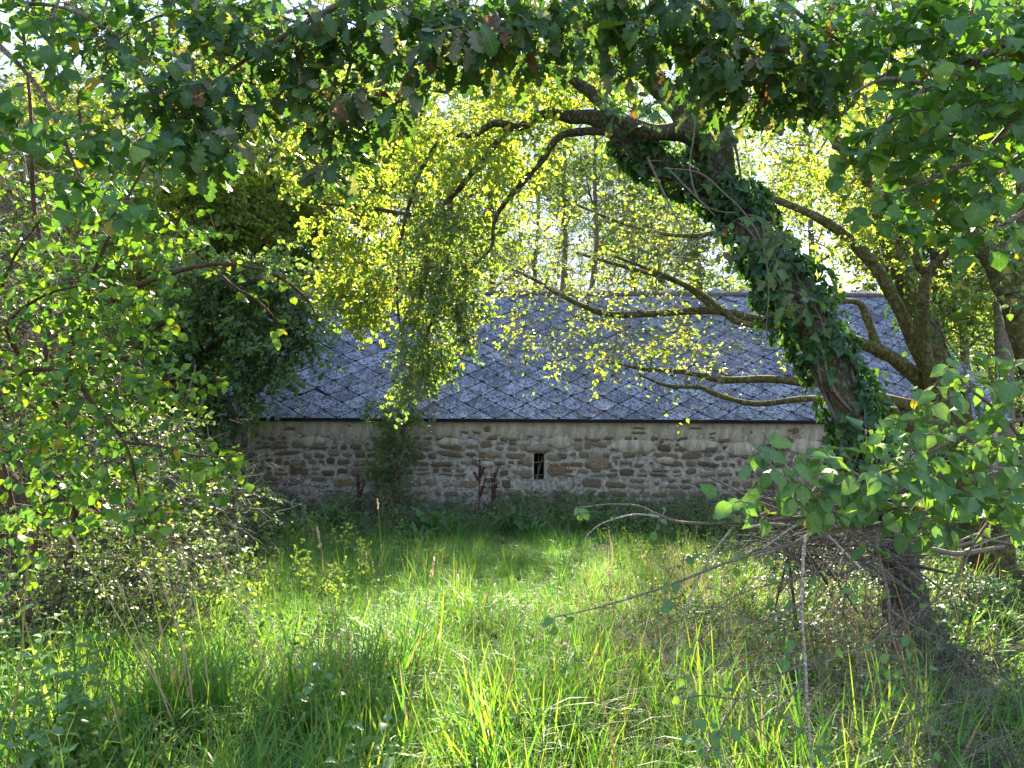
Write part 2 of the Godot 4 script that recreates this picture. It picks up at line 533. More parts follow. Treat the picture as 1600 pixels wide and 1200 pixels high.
func make_sprays() -> void:
	leaf_set("oak", OAK, M.oak_leaf, [0.3, 0.9, -0.4, 1.5], 0.0)
	leaf_set("hazel", HAZEL, M.hazel_leaf, [0.2, 0.9, -0.5, 1.5], 0.05)
	leaf_set("oval", OVAL, M.front_leaf, [0.3, 1.1, -0.5, 1.7], 0.03)
	leaf_set("ivy", IVY, M.ivy_leaf, [0.1, 0.5], 0.0)
	leaf_set("mint", OVAL, M.mint, [0.4, 0.9, 0.0], 0.06)
	for e in [["yellow", M.far_yellow, M.dark_twig, 0.8, LOBED, 0.10, 6, 6, 0.8], ["green", M.far_green, M.dark_twig, 0.8, PLAIN, 0.085, 6, 6, 0.8], ["oak_mid", M.far_yellow, M.dark_twig, 0.5, LOBED, 0.075, 5, 5, 0.7],
			["hang", M.far_green, M.dark_twig, 0.5, LOBED, 0.07, 6, 5, 0.9], ["small", M.far_yellow, M.light_twig, 0.5, PLAIN, 0.052, 6, 3, 1.0, 0.0024], ["sparse", [M.far_yellow[1], M.far_green[2]], M.moss_twig, 0.5, PLAIN, 0.05, 6, 1, 1.0, 0.0024], ["ivy_mid", M.dark_green, M.dark_twig, 0.35, IVY, 0.06, 5, 5, 1.0],
			["bramble", M.dark_green, M.dark_twig, 0.45, PLAIN, 0.055, 5, 4, 1.0], ["dense", M.dark_green, M.dark_twig, 0.6, PLAIN, 0.06, 7, 6, 0.9], ["weed", M.dark_green, M.dark_twig, 0.32, LANCE, 0.08, 4, 5, 1.0]]:
		var out := []
		for k in 4:
			out.append(spray(e[1], e[2], e[3], e[4], e[5], e[6], e[7], e[8], e[9] if e.size() > 9 else 0.004))
		SPRAYS[e[0]] = out
	for e in [["fine", M.moss_twig, 0.6, 0.002], ["bare", M.light_twig, 0.7, 0.0035], ["bare_dark", M.dark_twig, 0.7, 0.004]]:
		var out := []
		for k in 4:
			var tw := Geo.new()
			var main := [Vector3.ZERO]
			for s in 4:
				main.append(main[s] + Vector3(rnd(-0.06, 0.06), e[2] / 4.0, rnd(-0.06, 0.06)))
			tw.tube(main, [e[3], e[3] * 0.85, e[3] * 0.7, e[3] * 0.5, e[3] * 0.3], 3)
			for s in 9:
				var b: Vector3 = main[s % 4] + Vector3(0, rnd(0, e[2] / 4.0), 0)
				var dir := Vector3(rnd(-1, 1), rnd(0.2, 1.0), rnd(-1, 1)).normalized() * rnd(0.15, 0.36)
				var q := [b, b + dir * 0.5 + ball() * 0.025, b + dir]
				tw.tube(q, [e[3] * 0.6, e[3] * 0.45, e[3] * 0.25], 3)
				if R.randf() < 0.6:
					var c: Vector3 = q[1]
					tw.tube([c, c + (dir.normalized() + ball() * 0.9).normalized() * rnd(0.06, 0.16)], [e[3] * 0.4, e[3] * 0.2], 3)
			out.append(mesh_of([[tw, e[1]]]))
		SPRAYS[e[0]] = out


# ------------------------------------------------------------------ plants
func plant(called: String, label: String, category: String, at: Vector3, group := "") -> Plant:
	var p := Plant.new()
	p.root = thing(called, label, category, at, group)
	p.tw.o = at
	return p


# a limb through world points with radii; it joins the plant's skeleton
func limb(pl: Plant, called: String, ps: Array, rs: Array, m: Material, sides := 8, per := 4, knobs := 0.12, skeleton := true) -> MeshInstance3D:
	var s := spline(ps, rs, per)
	var g := Geo.new()
	g.o = pl.root.position
	g.tube(s[0], s[1], sides, knobs, R.randi() % 40)
	if skeleton:
		for k in s[0].size():
			pl.p.append(s[0][k])
			pl.r.append(s[1][k])
	return part(called, g, m, pl.root)


func pix(a: Array) -> Array:    # [[px, py, depth, half width in pixels], ...] -> [points, radii]
	var ps := []
	var rs := []
	for e in a:
		ps.append(P(e[0], e[1], e[2]))
		rs.append(e[3] / 1200.0 * e[2])
	return [ps, rs]


func limb_px(pl: Plant, called: String, a: Array, m: Material, sides := 8, per := 4, knobs := 0.12, skeleton := true) -> MeshInstance3D:
	var q := pix(a)
	return limb(pl, called, q[0], q[1], m, sides, per, knobs, skeleton)


func nearest(pl: Plant, q: Vector3) -> int:
	var best := -1
	var bd := 1e9
	for k in pl.p.size():
		var d := q.distance_squared_to(pl.p[k])
		if d < bd:
			bd = d
			best = k
	return best


# grow twigs from the skeleton to random points of the blobs [centre, radii, count] and hang leaves or sprays on them
func fill(pl: Plant, blobs: Array, o: Dictionary) -> void:
	var targets := []
	for b in blobs:
		for k in int(b[2]):
			var q: Vector3 = b[0] + ball() * b[1]
			if q.y > ground(q.x, q.z) + 0.05:
				targets.append(q)
	var dist := {}
	for q in targets:
		dist[q] = q.distance_squared_to(pl.p[nearest(pl, q)])
	targets.sort_custom(func(a, b): return dist[a] < dist[b])
	var kinds: Array = o.kinds
	for q in targets:
		var at := nearest(pl, q)
		var a: Vector3 = pl.p[at]
		var r0 := maxf(o.get("rmin", 0.003), minf(pl.r[at] * 0.55, o.get("rmax", 0.03)))
		var along: Vector3 = q - a
		var ln := along.length()
		if ln < 0.02:
			continue
		var sag := Vector3(0, rnd(0.05, 0.2) * ln, 0) + ball() * 0.12 * ln
		var pts := []
		var rs := []
		var steps := 3 if ln < 0.5 else 5
		for k in steps + 1:
			var t := float(k) / steps
			pts.append(a + along * t + sag * sin(t * PI) + (ball() * 0.025 * ln if k > 0 and k < steps else Vector3.ZERO))
			rs.append(lerpf(r0, maxf(o.get("rmin", 0.003), r0 * 0.5), t))
		pl.tw.tube(pts, rs, 4 if r0 > 0.006 else 3)
		for k in range(1, steps + 1):
			pl.p.append(pts[k])
			pl.r.append(rs[k])
		if o.has("leaf"):
			var size: float = o.size
			var gap: float = o.gap
			var run: float = minf(ln, o.get("leafy", 0.45))
			var n := maxi(1, int(run / gap))
			var tan: Vector3 = (pts[steps] - pts[steps - 1]).normalized()
			for k in n + 1:
				var t := 1.0 - (k * gap / ln) * rnd(0.9, 1.1)
				if t < 0.05 or R.randf() < o.get("skip", 0.1):
					continue
				var f: float = t * steps
				var i := mini(int(f), steps - 1)
				var b: Vector3 = (pts[i] as Vector3).lerp(pts[i + 1], f - i)
				var side := tan.cross(Vector3.UP + ball() * 0.4).normalized() * (1.0 if k % 2 == 0 else -1.0)
				var out: Vector3 = (tan * (0.9 if k == 0 else 0.4) + side * (0.15 if k == 0 else 0.9) + ball() * 0.45 + Vector3.DOWN * o.get("droop", 0.3)).normalized()
				var face: Vector3 = Vector3.UP * o.get("flat", 1.0) + ball() * o.get("tumble", 0.8) + Vector3(0, 0, o.get("toward", 0.3))
				var set_: Array = LEAVES[o.leaf]
				var s := size * rnd(0.6, 1.15)
				pl.items.append([o.leaf, pick(set_.size(), o), Transform3D(facing(out, face).scaled(Vector3.ONE * s), b - pl.root.position), s])
		else:
			for k in int(o.get("per", 2)):
				var t := 1.0 - 0.55 * R.randf() * k
				var f: float = t * steps
				var i := mini(int(f), steps - 1)
				var b: Vector3 = (pts[i] as Vector3).lerp(pts[i + 1], f - i)
				var out: Vector3 = (along.normalized() * 0.6 + ball() * 0.8 + Vector3.DOWN * o.get("droop", 0.15)).normalized()
				var kind: String = kinds[R.randi() % kinds.size()]
				var s: float = rnd(0.7, 1.25) * o.get("scale", 1.0)
				pl.items.append([kind, R.randi() % 4, Transform3D(facing(out, Vector3.UP + ball() * 0.7).scaled(Vector3.ONE * s), b - pl.root.position), s])


# weights: how often each material of a leaf kind is taken
func pick(n: int, o: Dictionary) -> int:
	var w: Array = o.get("weights", [])
	if w.is_empty():
		return R.randi() % n
	var x := R.randf()
	var k := 0
	while k < w.size() - 1 and x > w[k]:
		x -= w[k]
		k += 1
	return (R.randi() % (n / w.size())) * w.size() + k


func finish(pl: Plant, twig_mat: Material, n_parts := SEEN_MOST) -> void:
	if pl.tw.ix.size():
		part("twigs", pl.tw, twig_mat, pl.root).set_meta("kind", "stuff")
	var order := []
	var rest := {}
	for e in pl.items:
		if LEAVES.has(e[0]):
			var w: Vector3 = pl.root.position + (e[2] as Transform3D).origin
			var d := -w.z
			var seen := d > 0.3 and absf(w.x / d) < 0.69 and absf((w.y - EYE.y) / d) < 0.52
			order.append([(e[3] / d if seen else 0.0), e])
		else:
			add_rest(rest, e)
	order.sort_custom(func(a, b): return a[0] > b[0])
	for k in order.size():
		var e: Array = order[k][1]
		if k < n_parts and order[k][0] > 0.0:
			put("leaf", LEAVES[e[0]][e[1]], e[2], pl.root)
		else:
			add_rest(rest, e)
	for key in rest:
		many("foliage", rest[key][0], rest[key][1], pl.root)


func add_rest(rest: Dictionary, e: Array) -> void:
	var key := "%s/%d" % [e[0], e[1]]
	if not rest.has(key):
		rest[key] = [(LEAVES[e[0]] if LEAVES.has(e[0]) else SPRAYS[e[0]])[e[1]], []]
	rest[key][1].append(e[2])


func B(px: float, py: float, d: float, rx: float, ry: float, rd: float, n: int) -> Array:   # a blob seen at that pixel, radii in pixels, depth in metres
	return [P(px, py, d), Vector3(rx / 1200.0 * d, ry / 1200.0 * d, rd), n]


# ------------------------------------------------------------------ the scene
func _ready() -> void:
	R.seed = 20240917
	noise.seed = 5
	noise.frequency = 0.02
	var cam := Camera3D.new()
	cam.name = "camera"
	cam.position = EYE
	cam.rotation.z = deg_to_rad(0.3)
	cam.fov = 53.13
	cam.far = 600.0
	add_child(cam)
	cam.current = true
	var we := WorldEnvironment.new()
	we.name = "environment"
	var env := Environment.new()
	env.background_mode = Environment.BG_SKY
	env.tonemap_mode = Environment.TONE_MAPPER_LINEAR
	env.tonemap_exposure = 6.0
	var sky := ProceduralSkyMaterial.new()
	sky.sky_top_color = L(0.34, 0.48, 0.80)
	sky.sky_horizon_color = L(0.86, 0.90, 1.0)
	sky.sky_curve = 0.22
	sky.ground_bottom_color = L(0.10, 0.10, 0.07)
	sky.ground_horizon_color = L(0.30, 0.31, 0.30)
	sky.sun_angle_max = 30.0
	env.sky = Sky.new()
	env.sky.sky_material = sky
	env.background_energy_multiplier = 0.44
	env.sdfgi_enabled = true
	env.ssao_enabled = true
	env.ssil_enabled = true
	we.environment = env
	add_child(we)
	var sun := DirectionalLight3D.new()
	sun.name = "sun"
	sun.light_energy = 1.6
	sun.light_color = Color(1.0, 0.95, 0.84)
	sun.light_angular_distance = 0.5
	sun.shadow_enabled = true
	sun.rotation = Vector3(deg_to_rad(-34.6), deg_to_rad(180.0 - 4.0), 0)   # from behind the barn, a little to the right
	add_child(sun)
	make_materials()
	make_sprays()
	make_ground()
	make_barn()
	make_woods()
	make_right_trees()
	make_leaning_oak()
	make_overhead()
	make_left()
	make_right_front()
	make_wall_foot()
	make_grass()
	make_small()


func make_ground() -> void:
	var g := Geo.new()
	var xs := []
	var zs := []
	var x := -260.0
	while x <= 260.0:
		xs.append(x)
		x += 0.22 if absf(x) < 9.0 else 1.0 if absf(x) < 30.0 else 12.0
	var z := 40.0
	while z >= -420.0:
		zs.append(z)
		z -= 0.22 if z < 0.5 and z > -14.0 else 1.2 if z < 3.0 and z > -40.0 else 14.0
	for j in zs.size():
		for i in xs.size():
			g.vert(Vector3(xs[i], ground(xs[i], zs[j]), zs[j]))
	for j in zs.size() - 1:
		for i in xs.size() - 1:
			var a := j * xs.size() + i
			g.quad(a, a + 1, a + 1 + xs.size(), a + xs.size())
	g.smooth(0, 0)
	var o := part("ground", g, M.soil, self)
	o.set_meta("kind", "structure")
	o.set_meta("label", "dark earth under the long grass of the clearing")


# ------------------------------------------------------------------ the barn
const WX0 := -4.55
const WX1 := 7.6
const WZ := -12.0
const EAVE := 1.16

func stone_shape() -> ArrayMesh:      # a stone of unit width and height, its face towards +z
	var g := Geo.new()
	var n := 11
	var rings := []
	var ang := rnd(0, TAU)
	var out := []
	for k in n:
		var a := ang + TAU * k / n + rnd(-0.16, 0.16)
		var c := cos(a)
		var s := sin(a)
		var e := rnd(3.0, 7.0)
		var rr := pow(pow(absf(c), e) + pow(absf(s), e), -1.0 / e) * rnd(0.84, 1.0)
		out.append(Vector2(c, s) * rr * 0.5)
	for ring in [[1.0, -0.6], [0.95, 0.35], [0.80, 0.8], [0.45, 1.0]]:
		var ids := []
		for k in n:
			var q: Vector2 = out[k] * ring[0]
			ids.append(g.vert(Vector3(q.x, q.y, ring[1] + (rnd(-0.22, 0.22) if ring[0] < 0.9 else 0.0))))
		rings.append(ids)
	var mid := g.vert(Vector3(rnd(-0.05, 0.05), rnd(-0.05, 0.05), rnd(0.85, 1.1)))
	for r in rings.size() - 1:
		for k in n:
			var k2 := (k + 1) % n
			g.quad(rings[r][k], rings[r][k2], rings[r + 1][k2], rings[r + 1][k])
	for k in n:
		g.tri(rings[3][k], rings[3][(k + 1) % n], mid)
	g.smooth(0, 0)
	return mesh_of([[g, M.stones[0]]])


func make_barn() -> void:
	var at := Vector3(1.5, -0.5, WZ)
	var barn := thing("stone_barn", "low rubble stone barn under a grey roof of diamond slates", "barn", at)
	var W := Vector3(0.35, 0.20, 0.0)     # the slit: left bottom
	var W2 := Vector3(0.51, 0.62, 0.0)
	# mortar face with the slit left open
	var g := Geo.new()
	g.o = at
	var cols := []
	var x := WX0
	while x < WX1:
		cols.append(x)
		x += 0.05
	cols.append(WX1)
	cols.append(W.x)
	cols.append(W2.x)
	cols.sort()
	var rows := []
	var y := -0.6
	while y < EAVE:
		rows.append(y)
		y += 0.045
	rows.append(W.y)
	rows.append(W2.y)
	rows.append(EAVE)
	rows.sort()
	for j in rows.size():
		for i in cols.size():
			var b := 0.014 * noise.get_noise_2d(cols[i] * 420.0, rows[j] * 420.0) + 0.02 * noise.get_noise_2d(cols[i] * 90.0, rows[j] * 90.0)
			g.vert(Vector3(cols[i], rows[j], WZ + b))
	for j in rows.size() - 1:
		for i in cols.size() - 1:
			if cols[i] >= W.x - 0.001 and cols[i + 1] <= W2.x + 0.001 and rows[j] >= W.y - 0.001 and rows[j + 1] <= W2.y + 0.001:
				continue
			var a := j * cols.size() + i
			g.quad(a, a + 1, a + 1 + cols.size(), a + cols.size())
	g.smooth(0, 0)
	var wall := part("wall", g, M.mortar, barn)
	# the other walls, thick
	var h := Geo.new()
	h.o = at
	var back := WZ - 6.3
	h.box(Vector3(WX0, -0.6, back - 0.5), Vector3(WX1, EAVE, back))
	for gx in [WX0, WX1 - 0.5]:
		h.prism([Vector3(gx, -0.6, WZ - 0.05), Vector3(gx, -0.6, back), Vector3(gx, EAVE, back), Vector3(gx, EAVE + 2.24, WZ - 3.42), Vector3(gx, EAVE, WZ - 0.05)], Vector3(0.5, 0, 0))
	part("gable_wall", h, M.mortar, barn)
	var ins := Geo.new()
	ins.o = at
	for s in [[Vector3(WX0 + 0.5, -0.6, WZ - 0.5), Vector3(W.x, EAVE, WZ - 0.06)], [Vector3(W2.x, -0.6, WZ - 0.5), Vector3(WX1 - 0.5, EAVE, WZ - 0.06)], [Vector3(W.x, -0.6, WZ - 0.5), Vector3(W2.x, W.y, WZ - 0.06)], [Vector3(W.x, W2.y, WZ - 0.5), Vector3(W2.x, EAVE, WZ - 0.06)]]:
		ins.box(s[0], s[1])
	part("wall_core", ins, M.mortar, barn)
	# render under the eave, with a ragged lower edge
	g = Geo.new()
	g.o = at
	x = WX0
	var cnt := 0
	while x <= WX1:
		var low := 0.87 + 0.17 * noise.get_noise_2d(x * 70.0, 3.0) + 0.07 * noise.get_noise_2d(x * 300.0, 9.0) - (0.06 if x > 1.6 else 0.0)
		var zz := WZ + 0.022 + 0.012 * noise.get_noise_2d(x * 120.0, 40.0)
		g.vert(Vector3(x, low, WZ - 0.02))
		g.vert(Vector3(x, low + 0.005, zz - 0.006))
		g.vert(Vector3(x, lerpf(low, EAVE, 0.5), zz + 0.008 * noise.get_noise_2d(x * 200.0, 70.0)))
		g.vert(Vector3(x, EAVE - 0.01, zz))
		if cnt > 0:
			var b := (cnt - 1) * 4
			for k in 3:
				g.quad(b + k, b + 4 + k, b + 5 + k, b + 1 + k)
		cnt += 1
		x += 0.04
	g.smooth(0, 0)
	part("render_band", g, M.render, wall)
	for e in [[-3.1, 0.80, 0.5, 0.16], [-1.0, 0.79, 0.36, 0.14], [0.75, 0.80, 0.42, 0.20], [1.9, 0.74, 0.7, 0.22], [2.9, 0.76, 0.6, 0.20], [3.6, 0.70, 0.5, 0.22], [4.6, 0.74, 0.7, 0.26], [-2.1, 0.60, 0.3, 0.12], [2.4, 0.52, 0.3, 0.12], [-0.4, 0.45, 0.28, 0.1]]:
		g = Geo.new()
		g.o = at
		var edge := []
		for k in 15:
			var a := TAU * k / 15.0
			var rr := 1.0 + 0.35 * noise.get_noise_2d(e[0] * 200.0 + cos(a) * 70.0, sin(a) * 70.0)
			edge.append(Vector3(e[0] + cos(a) * e[2] * 0.5 * rr, e[1] + sin(a) * e[3] * 0.5 * rr, WZ))
		var ids := []
		for q in edge:
			ids.append([g.vert(q), g.vert(q.lerp(Vector3(e[0], e[1], WZ), 0.10) + Vector3(0, 0, 0.030))])
		var mid := g.vert(Vector3(e[0], e[1], WZ + 0.036))
		for k in 15:
			var k2 := (k + 1) % 15
			g.quad(ids[k][0], ids[k2][0], ids[k2][1], ids[k][1])
			g.tri(ids[k][1], ids[k2][1], mid)
		g.smooth(0, 0)
		part("render_patch", g, M.render, wall)
	# stones in rough courses
	var shapes := []
	for k in 18:
		shapes.append(stone_shape())
	var list := []
	y = -0.5
	var row := 0
	while y < 0.93:
		var ch := rnd(0.07, 0.15)
		if row % 3 == 1:
			ch = rnd(0.12, 0.19)
		x = WX0 + rnd(0.0, 0.2)
		while x < WX1 - 0.1:
			var w := ch * rnd(0.7, 2.1)
			if R.randf() < 0.08:
				w = ch * rnd(2.6, 3.6)
			w = minf(w, 0.48)
			var gap := rnd(0.008, 0.032)
			var cx := x + w * 0.5
			if R.randf() < 0.93:
				if ch > 0.13 and R.randf() < 0.3:
					var c1 := ch * rnd(0.4, 0.55)
					list.append([cx, y + c1 * 0.5, w, c1 - 0.018])
					list.append([cx + rnd(-0.02, 0.02), y + c1 + (ch - c1) * 0.5, w * rnd(0.6, 0.95), ch - c1 - 0.018])
				else:
					list.append([cx, y + ch * 0.5 + rnd(-0.03, 0.03), w, ch * rnd(0.6, 1.08) - 0.01])
			elif ch > 0.1:
				list.append([cx, y + ch * rnd(0.3, 0.7), w * rnd(0.3, 0.5), ch * rnd(0.3, 0.5)])
			x += w + gap
		y += ch + rnd(0.0, 0.012)
		row += 1
	list.sort_custom(func(a, b): return a[2] * a[3] > b[2] * b[3])
	var n := 0
	var smalls := [Geo.new(), Geo.new(), Geo.new(), Geo.new()]
	for e in list:
		var cx: float = e[0]
		var cy: float = e[1]
		if cx + e[2] * 0.5 > W.x - 0.02 and cx - e[2] * 0.5 < W2.x + 0.02 and cy + e[3] * 0.5 > W.y - 0.03 and cy - e[3] * 0.5 < W2.y + 0.11:
			continue
		var top: float = cy + e[3] * 0.5
		if top > 0.9 and R.randf() < 0.6:
			continue
		var lich := smoothstep(0.45, -0.1, cy) * smoothstep(1.8, -0.6, cx) + 0.25 * smoothstep(0.2, -0.3, cy)
		var mats: Array = M.mossy_stones if R.randf() < lich else M.stones
		var mi := R.randi() % 8
		if cx > 1.4 and R.randf() < 0.5:
			mi = [0, 1, 5, 7][R.randi() % 4]
		var proud := rnd(0.010, 0.034)
		var t := Transform3D(Basis(Vector3(0, 0, 1), rnd(-0.15, 0.15)) * Basis.from_scale(Vector3(e[2], e[3], proud)), Vector3(cx, cy, WZ) - at)
		if n < 300:
			put("stone", shapes[R.randi() % shapes.size()], t, wall, mats[mi])
			n += 1
		else:
			var sm: ArrayMesh = shapes[R.randi() % shapes.size()]
			var a := sm.surface_get_arrays(0)
			var small: Geo = smalls[R.randi() % 4]
			var s0 := small.v.size()
			for k in a[Mesh.ARRAY_VERTEX].size():
				small.v.append(t * (a[Mesh.ARRAY_VERTEX][k] as Vector3))
				small.n.append((t.basis.inverse().transposed() * (a[Mesh.ARRAY_NORMAL][k] as Vector3)).normalized())
				small.uv.append(Vector2.ZERO)
			for k in a[Mesh.ARRAY_INDEX]:
				small.ix.append(s0 + k)
	for k in 4:
		part("small_stones", smalls[k], M.stones[[2, 0, 4, 7][k]], wall).set_meta("kind", "stuff")
	# stones that stand out: a round pale one, a big pale patch, the lintel and jambs of the slit
	for e in [[-3.36, 0.42, 0.20, 0.17, 0.09, 4], [1.36, 0.50, 0.34, 0.30, 0.03, 3], [0.42, 0.69, 0.46, 0.13, 0.055, 3], [0.235, 0.5, 0.20, 0.16, 0.03, 3], [0.24, 0.30, 0.19, 0.17, 0.03, 4], [0.70, 0.36, 0.34, 0.19, 0.03, 1], [0.66, 0.55, 0.26, 0.12, 0.03, 3]]:
		put("stone", shapes[R.randi() % shapes.size()], Transform3D(Basis.from_scale(Vector3(e[2], e[3], e[4])), Vector3(e[0], e[1], WZ) - at), wall, M.stones[e[5]])
	# the slit window
	var win := Node3D.new()
	win.name = "window"
	barn.add_child(win)
	var fr := Geo.new()
	fr.o = at
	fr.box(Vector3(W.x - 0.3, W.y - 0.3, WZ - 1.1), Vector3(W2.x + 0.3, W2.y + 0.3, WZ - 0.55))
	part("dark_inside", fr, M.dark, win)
	for e in [[[849, 712, 12.12], [843, 733, 12.10], [838, 753, 12.06]], [[835, 723, 12.09], [851, 720, 12.1]], [[837, 743, 12.1], [850, 741, 12.12]], [[842, 709, 12.16], [841, 750, 12.16]]]:
		var s := Geo.new()
		s.o = at
		var ps := []
		var rs := []
		for q in e:
			ps.append(P(q[0], q[1], q[2]))
			rs.append(0.011)
		s.tube(ps, rs, 5)
		part("stick", s, M.light_twig, win)
	# roof: the front slope in diamond slates
	var th := deg_to_rad(34.0)
	var up := Vector3(0, sin(th), -cos(th))
	var nor := Vector3(0, cos(th), sin(th))
	var e0 := Vector3(0, EAVE - 0.02, WZ + 0.10)
	var slope := 4.25
	var roof := Geo.new()
	roof.o = at
	var rx0 := WX0 - 0.12
	var rx1 := WX1 + 0.12
	var ridge := e0 + up * slope
	roof.prism([Vector3(rx0, e0.y, e0.z), Vector3(rx1, e0.y, e0.z), Vector3(rx1, ridge.y, ridge.z), Vector3(rx0, ridge.y, ridge.z)], nor * 0.012)
	var upb := Vector3(0, sin(th), cos(th))
	var norb := Vector3(0, cos(th), -sin(th))
	var eb := ridge - upb * slope
	roof.prism([Vector3(rx1, eb.y, eb.z), Vector3(rx0, eb.y, eb.z), Vector3(rx0, ridge.y - 0.01, ridge.z - 0.01), Vector3(rx1, ridge.y - 0.01, ridge.z - 0.01)], norb * 0.02)
	var rf := part("roof", roof, M.slate_under, barn)
	var pw := 0.49
	var ph := 0.205
	var all := []
	var rr := -1
	while rr * ph < slope - 0.02:
		var i := -1
		while true:
			var cx := rx0 + (i + (0.5 if posmod(rr, 2) == 1 else 0.0)) * pw
			if cx > rx1 + 0.3:
				break
			all.append([cx, rr * ph])
			i += 1
		rr += 1
	var whole := []
	for k in 6:
		whole.append(slate_mesh(pw, ph, -1.0, up, nor, rnd(0.0, 1.0)))
	var half := slate_mesh(pw, ph, ph, up, nor, 0.4)
	# nearest to the middle of the picture first
	all.sort_custom(func(a, b): return absf(a[0] - 0.6) * 1.0 + a[1] * 1.1 < absf(b[0] - 0.6) * 1.0 + b[1] * 1.1)
	var restl := {}
	n = 0
	for e in all:
		var cx: float = clampf(e[0], rx0 + 0.1, rx1 - 0.1)
		var p: Vector3 = e0 + up * e[1] + nor * 0.020 + Vector3(cx, 0, 0)
		var mt := Basis(nor, rnd(-0.02, 0.02)) * Basis(Vector3.RIGHT, rnd(-0.003, 0.004))
		if R.randf() < 0.03:
			p -= up * rnd(0.015, 0.05)
			mt = mt * Basis(nor, rnd(-0.07, 0.07))
		var me: ArrayMesh = half if e[1] < 0.0 else whole[R.randi() % 6]
		if e[1] > slope - 2.0 * ph:
			p -= nor * 0.004
		var t := Transform3D(mt, p - at)
		var mi := R.randi() % 4
		if n < 300:
			put("slate", me, t, rf, M.slates[mi])
			n += 1
		else:
			var key := me.get_rid().get_id() * 10 + mi
			if not restl.has(key):
				var copy: ArrayMesh = me.duplicate()
				copy.surface_set_material(0, M.slates[mi])
				restl[key] = [copy, []]
			restl[key][1].append(t)
	for key in restl:
		many("slates", restl[key][0], restl[key][1], rf)
	# eave board and ridge tiles
	var eb2 := Geo.new()
	eb2.o = at
	eb2.box(Vector3(rx0, EAVE - 0.055, WZ + 0.02), Vector3(rx1, EAVE - 0.028, WZ + 0.09))
	part("eave_board", eb2, M.slate_under, barn)
	var rt := Geo.new()
	var arc := []
	for k in 9:
		var a := PI * (k / 8.0)
		arc.append([cos(a) * 0.13, sin(a) * 0.10])
	for k in 8:
		var a0: Array = arc[k]
		var a1: Array = arc[k + 1]
		rt.flat_poly([Vector3(0, a0[1], a0[0]), Vector3(0.425, a0[1] * 0.92, a0[0] * 0.92), Vector3(0.425, a1[1] * 0.92, a1[0] * 0.92), Vector3(0, a1[1], a1[0])])
		rt.flat_poly([Vector3(0, a1[1], a1[0]), Vector3(0, a1[1] * 0.82, a1[0] * 0.82), Vector3(0, a0[1] * 0.82, a0[0] * 0.82), Vector3(0, a0[1], a0[0])])
	var tile := mesh_of([[rt, M.terracotta]])
	var old_tile := mesh_of([[rt, M.old_tile]])
	x = rx0
	while x < rx1 - 0.1:
		put("ridge_tile", tile if x < -1.6 else old_tile, Transform3D(Basis(Vector3(0, 0, 1), rnd(-0.01, 0.01)), Vector3(x, ridge.y - 0.035 + rnd(-0.006, 0.006), ridge.z) - at), rf)
		x += 0.405


func slate_mesh(pw: float, ph: float, from: float, up: Vector3, nor: Vector3, k: float) -> ArrayMesh:
	# a diamond with a cut tip, leaning out at its lower end; «from» > 0 leaves only what lies above that height
	var g := Geo.new()
	var lean := 0.014
	var gapx := 0.012
	var hw := pw * 0.5 - gapx
	var pts := []
	if from < 0.0:
		var c := 0.026 + 0.014 * k
		pts = [Vector2(-c * 1.2, c), Vector2(c * 1.2, c), Vector2(hw, ph), Vector2(0.01, ph * 2.0 - 0.012), Vector2(-0.01, ph * 2.0 - 0.012), Vector2(-hw, ph)]
	else:
		pts = [Vector2(-hw, from), Vector2(hw, from), Vector2(0.01, ph * 2.0 - 0.012), Vector2(-0.01, ph * 2.0 - 0.012)]
	var f := func(q: Vector2, z: float) -> Vector3:
		return Vector3(q.x, 0, 0) + up * q.y + nor * (z + lean * (1.0 - q.y / (2.0 * ph)))
	var top := []
	var low := []
	for q in pts:
		top.append(f.call(q, 0.0))
		low.append(f.call(q, -0.007))
	g.flat_poly(top)
	for i in pts.size():
		var j := (i + 1) % pts.size()
		g.flat_poly([low[i], low[j], top[j], top[i]])
	return mesh_of([[g, M.slates[0]]])


